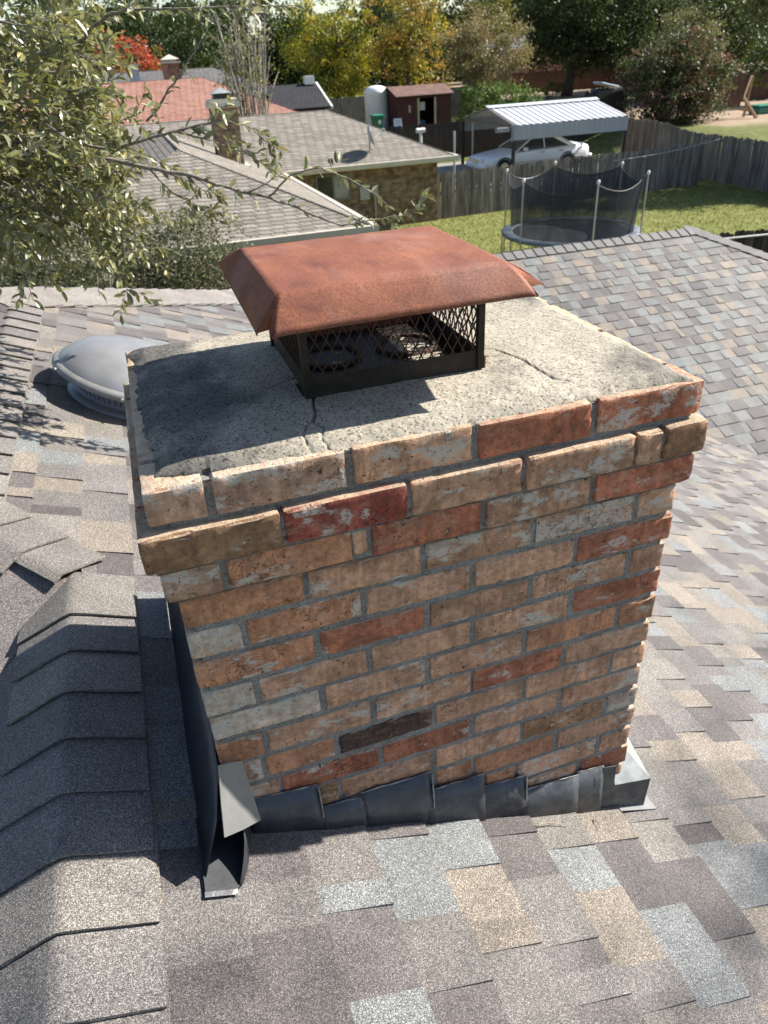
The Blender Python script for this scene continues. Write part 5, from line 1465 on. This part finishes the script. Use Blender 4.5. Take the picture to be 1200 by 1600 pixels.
tree('live_oak_tree', 'large dark live oak overhanging the far brown fence', 'tree', g(38.5, 63), [(38.5, 62, 3.3, 5.5, 4, 3.6), (43.5, 62, 2.6, 5, 4, 3.8), (35.8, 62, .6, 2.2, 2.4, 2.3), (42.0, 60, -.1, 3.6, 3, 2.0), (39.2, 61, .3, 3.4, 3, 1.8), (46.5, 62, .4, 3.4, 3, 2.6), (36.5, 62, 2.2, 3, 3, 2.6), (45, 61, -.8, 3, 2.6, 1.4)], 42000, .27, GREEN, 27, .45, clump=.6)
tree('live_oak_tree', 'second dark oak crown filling the top right corner', 'tree', g(52, 66), [(51, 65, 3.4, 6, 4, 3.6), (57, 66, 3.0, 6, 4, 4.0), (50, 64, .6, 4, 3, 2.4), (54, 64, -.6, 4, 3, 2.2)], 30000, .28, OLIVE + GREEN + GREEN, 28, .4, clump=.6)
tree('red_tipped_shrub', 'big round shrub with reddish tips behind the corner of the grey fence', 'shrub', g(28.6, 36.2), [(28.4, 36, -1.7, 2.9, 2.2, 1.9), (27.6, 36, -.5, 1.8, 1.6, 1.2), (30.0, 36, -1.4, 2.0, 1.8, 1.6), (29.0, 35.6, -2.6, 2.6, 1.8, 1.0), (29.2, 36, .1, 1.2, 1.2, .8)], 30000, .14, REDB, 29, .07, clump=.32, stems=7)
tree('olive_tree', 'pale olive green tree behind the red tipped shrub', 'tree', g(40, 49), [(39.5, 49, .4, 2.6, 2, 1.8), (41.0, 49, -.4, 1.8, 1.6, 1.3), (38.3, 49, -.6, 1.6, 1.6, 1.3)], 8000, .15, [(0.17, .17, .085), (.13, .13, .06), (.2, .19, .1)], 30, .15, clump=.4)
tree('holly_tree', 'dark leafy tree at the right edge above the timber frame', 'tree', g(40.5, 41.5), [(40.4, 41.5, -1.0, 1.9, 1.8, 1.4), (41.2, 41.5, -.2, 1.6, 1.6, 1.0)], 6000, .15, [(0.05, .09, .025), (.035, .06, .02), (.16, .18, .03)], 31, .1, clump=.3)
tree('sapling', 'small green sapling on the bare soil before the far fence', 'sapling', g(36.0, 61), [(36.0, 61, -2.7, .75, .6, .7)], 700, .16, [(0.13, .16, .04), (.09, .12, .03)], 32, .03, clump=.18)
tree('dark_evergreen', 'dark leafy tree filling the right edge behind the timber frame', 'tree', g(45, 52), [(44, 52, .6, 3.6, 3, 3.0), (48, 52, 1.5, 3.6, 3, 3.4), (43, 52, 3.2, 3, 3, 2.4), (46, 51, -1.2, 3, 2.4, 1.6)], 14000, .22, GREEN, 34, .25, clump=.55)
# far tree line, one tree each
tl = [(-14, 92, 12, 0), (-4, 96, 12.5, 1), (5, 100, 11.5, 0), (12, 90, 11.0, 0), (20, 98, 11, 0), (27, 96, 8.2, 1), (35, 96, 11.0, 0), (42, 90, 12, 2), (50, 98, 13, 0), (59, 92, 12.5, 1), (68, 98, 13, 0), (78, 94, 12.5, 0), (88, 90, 12, 1)]
tn = ['leftmost', 'second', 'third', 'fourth', 'fifth', 'sixth', 'seventh', 'eighth', 'ninth', 'tenth', 'eleventh', 'twelfth', 'rightmost']
for i, (x, y, h_, kd) in enumerate(tl):
    pal = (GREEN, OLIVE, [(0.20, .18, .05), (.12, .13, .04)])[kd]
    z = gh(x, y)
    tree('background_tree', ['dark green', 'olive green', 'yellowing'][kd] + ' tree, ' + tn[i] + ' of the far tree line from the left', 'tree', (x, y, z),
         [(x, y, z + h_ * .62, 4.6, 3, h_ * .36), (x + 2.6, y, z + h_ * .45, 3, 2.5, h_ * .28), (x - 2.6, y, z + h_ * .42, 3, 2.5, h_ * .28), (x, y - 1, z + h_ * .2, 4.5, 2, h_ * .2)], 7500, .42, pal, 60 + i, .28, clump=.8, group='trees of the far tree line')
# bare crape myrtle beside the red roof
bt = thing('bare_crape_myrtle', 'nearly leafless multi stemmed tree before the red roof', 'tree', g(6.4, 36.5))
r_ = random.Random(77); tb = MB(); tips = []
b0 = Vector(g(6.4, 36.5))
for k_ in range(34):
    a = r_.uniform(0, 6.28); sp = r_.uniform(.2, 1.9)
    top = b0 + Vector((math.cos(a) * sp, math.sin(a) * sp * .6, r_.uniform(4.3, 6.9)))
    s0 = b0 + Vector((r_.uniform(-.4, .4), r_.uniform(-.3, .3), -.1)); m1 = s0.lerp(top, .4) + Vector((math.cos(a) * .12, 0, .35)); m2 = s0.lerp(top, .75) + Vector((r_.uniform(-.1, .1), 0, .15))
    w = r_.uniform(.03, .05)
    tb.tube([s0, m1, m2, top], [w * 1.2, w, w * .6, w * .22], 5)
    for _ in range(6):
        e = m1.lerp(top, r_.uniform(.1, .95)); f = e + Vector((r_.uniform(-.6, .6), r_.uniform(-.3, .3), r_.uniform(.3, .95)))
        tb.tube([e, e.lerp(f, .5) + Vector((r_.uniform(-.08, .08), 0, .05)), f], [w * .4, w * .28, w * .12], 4); tips.append(f)
tb.build('trunk', M['bark_pale'], bt, True)
P = np.array([tuple(q) for q in tips for _ in range(3)]) + rng.normal(0, .12, (len(tips) * 3, 3))
P = P[P[:, 2] < 2.0]
V, F, Cc = leaves_mesh(P, .12, np.array([(0.30, .30, .06)]) * rng.uniform(.6, 1.3, (len(P), 1)), rng)
tag(mk('crown', V, F, M['leaf'], bt, cols=Cc), kind='stuff')
# grey-green hedge shrubs beside the neighbour's near wing
HED = [(0.17, 0.175, 0.11), (0.22, 0.22, 0.15), (0.11, 0.115, 0.065), (0.07, .075, .035)]
for i, (x, y, rx, lab) in enumerate(((-2.6, 11.6, 1.25, 'dense grey green shrub at the left edge below the oak branches'), (-.7, 12.0, 1.25, 'middle grey green shrub under the oak branches before the brown roof'), (.95, 12.3, 1.0, 'grey green shrub beside the gutter end of the brown roof'))):
    z = gh(x, y)
    tree('hedge_shrub', lab, 'shrub', (x, y, z), [(x, y, -1.85 - .1 * i, rx, 1.0, .8), (x + .3, y, -2.9, rx, 1.0, .9), (x - .4, y - .3, -2.4, rx * .8, .9, .9)], 17000, .055, HED, 41 + i, .05, 'bark_pale', .2, stems=8, group='shrubs under the oak', shell=.3)

# ================================================================== the live oak that reaches over the roof
oak = thing('live_oak', 'live oak reaching over the roof from the left, small leathery olive leaves', 'tree', (-2.9, 4.2, gh(-2.9, 4.2)))
orr = random.Random(123); nr_ = np.random.default_rng(123)
tb = MB()
ob = Vector((-2.9, 4.2, gh(-2.9, 4.2)))
tb.tube([ob - Vector((0, 0, .2)), ob + Vector((.1, -.1, 2.2)), ob + Vector((.35, -.3, 4.2)), ob + Vector((.7, -.6, 5.6))], [.26, .22, .18, .12], 12)
tw = MB()
LV = []     # leaf list: (position, direction, normal, length, colour, single)
def oakcol():
    k = orr.random()
    base = (0.222, 0.226, 0.101) if k < .5 else (0.139, 0.149, 0.064) if k < .70 else (0.361, 0.351, 0.213) if k < .95 else (0.330, 0.276, 0.085)
    j = orr.uniform(.75, 1.25)
    return tuple(v * j for v in base)
def leafed(pts, r0, r1, dens, single=False, sub=0, tail=.15, llen=(.029, .052)):
    pts = [Vector(p) for p in pts]
    # resample smoothly
    P = []
    for i in range(len(pts) - 1):
        for q in range(4): P.append(pts[i].lerp(pts[i + 1], q / 4))
    P.append(pts[-1])
    P = [p + Vector((orr.uniform(-1, 1), orr.uniform(-1, 1), orr.uniform(-1, 1))) * .0035 for p in P]
    tw.tube(P, [r0 + (r1 - r0) * i / (len(P) - 1) for i in range(len(P))], 6)
    tot = sum((P[i + 1] - P[i]).length for i in range(len(P) - 1))
    acc = 0
    for i in range(len(P) - 1):
        sgl = (P[i + 1] - P[i]).length; d = (P[i + 1] - P[i]).normalized()
        t_ = acc / tot; acc += sgl
        if t_ < tail: continue
        nl = dens * sgl; nl = int(nl) + (orr.random() < nl - int(nl))
        for _ in range(nl):
            a = P[i].lerp(P[i + 1], orr.random())
            side = Vector((orr.gauss(0, 1), orr.gauss(0, 1), orr.gauss(0, 1))); side = (side - d * side.dot(d)).normalized()
            ld = (d * orr.uniform(.3, 1.0) + side * orr.uniform(.5, 1.0)).normalized()
            nm = Vector((orr.gauss(0, .6), orr.gauss(0, .6), 1.0)); nm = (nm - ld * nm.dot(ld)).normalized()
            LV.append((a, ld, nm, orr.uniform(*llen), oakcol(), single))
    for _ in range(sub):
        i = orr.randrange(int(len(P) * .3), len(P) - 1)
        d = (P[i + 1] - P[i]).normalized(); s_ = Vector((orr.gauss(0, 1), orr.gauss(0, 1), orr.gauss(0, .7))).normalized()
        e = P[i] + (d * .8 + s_ * .8).normalized() * orr.uniform(.06, .15)
        leafed([P[i], P[i].lerp(e, .5) + Vector((0, 0, .01)), e], r1 * 1.1, .0009, dens * 1.35, single, 0, .2, llen)
A_ = [(-0.302, 2.2, 0.567), (-0.069, 2.0, 0.465), (0.149, 1.9, 0.413), (0.29, 1.85, 0.38), (0.387, 1.8, 0.343), (0.534, 1.78, 0.299), (0.662, 1.76, 0.238), (0.786, 1.75, 0.183)]
leafed(A_, .009, .0035, 16, True, 3, .35)
leafed([(0.786, 1.75, 0.183), (0.885, 1.75, 0.188), (0.994, 1.74, 0.194), (1.08, 1.73, 0.205)], .0035, .001, 95, True, 3, 0)
leafed([(0.534, 1.78, 0.299), (0.619, 1.76, 0.368), (0.721, 1.75, 0.378), (0.819, 1.74, 0.336), (0.92, 1.73, 0.275), (0.967, 1.73, 0.227)], .004, .001, 48, True, 1, .2)
leafed([(0.46, 1.79, 0.32), (0.53, 1.77, 0.345), (0.60, 1.76, 0.375)], .003, .0012, 30, True, 0, .2)
leafed([(-0.177, 2.0, 0.522), (0.058, 1.9, 0.474), (0.187, 1.85, 0.506), (0.313, 1.8, 0.534), (0.417, 1.78, 0.545), (0.495, 1.76, 0.519), (0.571, 1.75, 0.452)], .006, .001, 75, True, 5, .25)
leafed([(0.25, 1.83, .52), (0.34, 1.8, .50), (.45, 1.77, .455), (.54, 1.75, .40)], .004, .001, 80, True, 3, .1)
leafed([(0.036, 2.1, 0.795), (0.119, 2.0, 0.85), (0.19, 1.95, 0.863), (0.304, 1.9, 0.857), (0.441, 1.87, 0.855), (0.581, 1.85, 0.856), (0.701, 1.83, 0.848)], .006, .001, 60, True, 6, .1)
leafed([(0.179, 1.9, 0.551), (0.266, 1.85, 0.64), (0.339, 1.82, 0.716), (0.399, 1.8, 0.781), (0.439, 1.8, 0.838)], .004, .0013, 22, True, 2, .1)
leafed([(-0.056, 2.1, 0.263), (0.014, 2.0, 0.183), (0.071, 1.95, 0.141), (0.147, 1.9, 0.062)], .003, .001, 70, True, 2, .1)
leafed([(0.019, 2.0, 0.205), (0.006, 1.97, 0.122), (-0.006, 1.95, 0.035), (-0.013, 1.94, -0.028)], .003, .001, 70, True, 2, .1)
leafed([(0.149, 1.9, 0.413), (0.218, 1.88, 0.332), (0.294, 1.86, 0.275), (0.364, 1.85, 0.226)], .004, .001, 80, True, 3, .1)
leafed([(0.2, 1.9, 0.40), (0.26, 1.88, 0.37), (0.33, 1.86, 0.33), (0.40, 1.85, 0.30)], .003, .001, 80, True, 2, .1)
# limbs feeding the dense part, then random twigs through it
lim0 = ob + Vector((.7, -.6, 5.6))
for e in ((-.30, 2.2, .567), (-.18, 2.0, .52), (.03, 2.1, .79), (-.06, 2.1, .263), (-.5, 2.4, .85)):
    e = Vector(e); m1 = lim0.lerp(e, .5) + Vector((0, 0, .15)); tw.tube([lim0, m1, e], [.05, .022, .008], 7)
for k_ in range(250):
    # start points along the limbs at the left, growing right and towards the viewer
    s0 = Vector((orr.uniform(-.95, -.02), orr.uniform(1.75, 3.0), orr.uniform(.34, 1.02)))
    u = Vector((orr.uniform(.1, 1.0), orr.uniform(-.7, .3), orr.uniform(-.5, .35))).normalized()
    L = orr.uniform(.16, .36)
    e = s0 + u * L
    # keep the crown's right edge: fuller at mid height, cut back towards the top right
    ratio = (e.x - CAM.x) / (e.y - CAM.y)
    zr_ = (e.z - CAM.z) / (e.y - CAM.y)
    lim = 0.045 + (.06 if zr_ < -.02 else 0) - (.03 if zr_ > .055 else 0) - (.05 if zr_ < -.115 else 0)
    if ratio > lim: continue
    mid = s0.lerp(e, .5) + Vector((0, 0, orr.uniform(-.03, .04)))
    leafed([s0, mid, e + Vector((0, 0, -.02))], .004, .001, 85, False, 3, .05)
for k_ in range(80):
    s0 = Vector((orr.uniform(-.6, -.02), orr.uniform(1.8, 2.6), orr.uniform(.22, .42)))
    e = s0 + Vector((orr.uniform(0, .2), orr.uniform(-.2, .1), orr.uniform(-.22, -.02)))
    if (e.x - CAM.x) / (e.y - CAM.y) > 0.02: continue
    leafed([s0, s0.lerp(e, .5) + Vector((.01, 0, .01)), e], .003, .001, 75, False, 1, .05)
# a fuller crown behind and to the left
for k_ in range(90):
    s0 = Vector((orr.uniform(-3.4, -.5), orr.uniform(2.6, 5.0), orr.uniform(.3, 2.4)))
    e = s0 + Vector((orr.uniform(-.3, .4), orr.uniform(-.3, .3), orr.uniform(-.3, .3)))
    leafed([s0, s0.lerp(e, .5), e], .006, .001, 60, False, 3, .05)
tb.build('trunk', M['bark'], oak, True)
tw.build('branches', M['twig_bark'], oak, True)
# leaf outline: 5 stations, folded along the midrib and curled down
LS = [(0.0, 0.0), (.22, .14), (.5, .195), (.78, .135), (1.0, 0.0)]
def leaf_pts(a, ld, nm, L):
    s = ld.cross(nm); out = []
    for t_, w in LS:
        c = a + ld * (L * t_) - nm * (L * .16 * t_ * t_)
        if w == 0: out.append(c)
        else: out += [c - s * L * w + nm * L * .06, c - nm * L * .015, c + s * L * w + nm * L * .06]
    return out
LF = [(0, 1, 2), (0, 2, 3), (1, 4, 5, 2), (2, 5, 6, 3), (4, 7, 8, 5), (5, 8, 9, 6), (7, 10, 8), (8, 10, 9)]
LF4 = [(0, 0, 1, 2)]
tri = [(0, 1, 2), (0, 2, 3), (1, 4, 5), (1, 5, 2), (2, 5, 6), (2, 6, 3), (4, 7, 8), (4, 8, 5), (5, 8, 9), (5, 9, 6), (7, 10, 8), (8, 10, 9)]
def scr(l):
    q = project(l[0]); return 0 if q is None or not (0 < q[0] < 1200 and 0 < q[1] < 1600) else l[3] / q[2]
cand = sorted((l for l in LV if l[5] and scr(l) > 0), key=lambda l: -scr(l))
single = set(id(l) for l in cand[:300])
me = bpy.data.meshes.new('leaf')
me.from_pydata(leaf_pts(Vector((0, 0, 0)), Vector((1, 0, 0)), Vector((0, 0, 1)), 1.0), [], LF); me.update(); me.materials.append(M['oak_leaf_single'])
V, F, Cc = [], [], []
for l in LV:
    a, ld, nm, L, c, sg_ = l
    if id(l) in single:
        o = bpy.data.objects.new('leaf', me); col.objects.link(o); attach(o, oak)
        s = nm.cross(ld)
        o.matrix_basis = Matrix(((ld.x * L, s.x * L, nm.x * L, a.x), (ld.y * L, s.y * L, nm.y * L, a.y), (ld.z * L, s.z * L, nm.z * L, a.z), (0, 0, 0, 1)))
        o.color = c + (1,)
    else:
        b = len(V); V += [tuple(p) for p in leaf_pts(a, ld, nm, L)]; F += [(x + b, y + b, z + b) for x, y, z in tri]; Cc += [c] * 11
o = mk('leaves', np.array(V), np.array(F), M['oak_leaf'], oak, cols=np.array(Cc)); tag(o, kind='stuff')
print('oak leaves', len(LV))

# ================================================================== shade trees standing out of view to the right
SV = sun_dir
def shade(name, label, base, targets, leaf, n, cl, seed, t0):
    B = [tuple(Vector(p) + SV * (t0 + 0.35 * i % 1.5)) + (s_, s_, s_ * .8) for i, (p, s_) in enumerate(targets)]
    return tree(name, label, 'tree', base, B, n, leaf, OLIVE, seed, .16, 'bark', cl, shell=.1, limbs=8)
zp = lambda x, y: Vector((x, y, zA(x)))
shade('shade_tree', 'slender tree standing out of view to the right whose twigs shade the roof', g(9.6, -2.2),
      [(zp(2.1, .66), .30), (zp(2.7, .8), .36), (zp(3.4, 1.0), .42), (zp(1.75, .50), .18), (zp(.95, -.42), .20), (zp(.62, -.40), .18), (zp(.30, -.38), .14), (zp(1.25, -.22), .2), (zp(-.2, -.40), .2), (zp(2.0, -.1), .3), (zp(2.9, .2), .4), (zp(.05, -.42), .16), (zp(.50, -.18), .10), (zp(1.5, .1), .16), (zp(.8, -.52), .2), (zp(1.3, -.5), .2)], .05, 2600, .21, 91, 11.0)
zl_ = lambda x, y: Vector((x, y, -4.6))
T2 = shade('shade_tree', 'broad oak standing out of view beyond the right fence', g(29.5, 20.5),
      [(zl_(17.5, 23.4), 1.0), (zl_(19.5, 23.0), 1.3), (zl_(21.5, 22.6), 1.3), (zl_(20.5, 24.6), 1.1), (zl_(23.0, 21.6), 1.4), (zl_(16.0, 24.6), .8), (zl_(18.8, 24.9), .8), (zl_(21.8, 24.2), 1.0)], .2, 15000, .5, 92, 9.6)
# far wood closing the view behind the tree line
n = 60000; r3 = np.random.default_rng(8)
fx = r3.uniform(-60, 150, n); fy = r3.uniform(104, 118, n)
top = 4.2 + 2.2 * np.sin(fx * .21) + 1.5 * np.sin(fx * .53 + 1) - 3.2 * np.exp(-((fx - 33) / 4.0) ** 2)
fz = -3.8 + (top + 3.8) * r3.uniform(0, 1, n) ** .7
V, F, Cc = leaves_mesh(np.stack([fx, fy, fz], 1), .8, np.array(GREEN)[r3.integers(0, 4, n)] * r3.uniform(.7, 1.3, (n, 1)), r3, asp=.8)
tag(mk('far_wood', V, F, M['leaf'], None, cols=Cc), 'dark far wood closing the view behind the tree line', 'wood', kind='stuff')
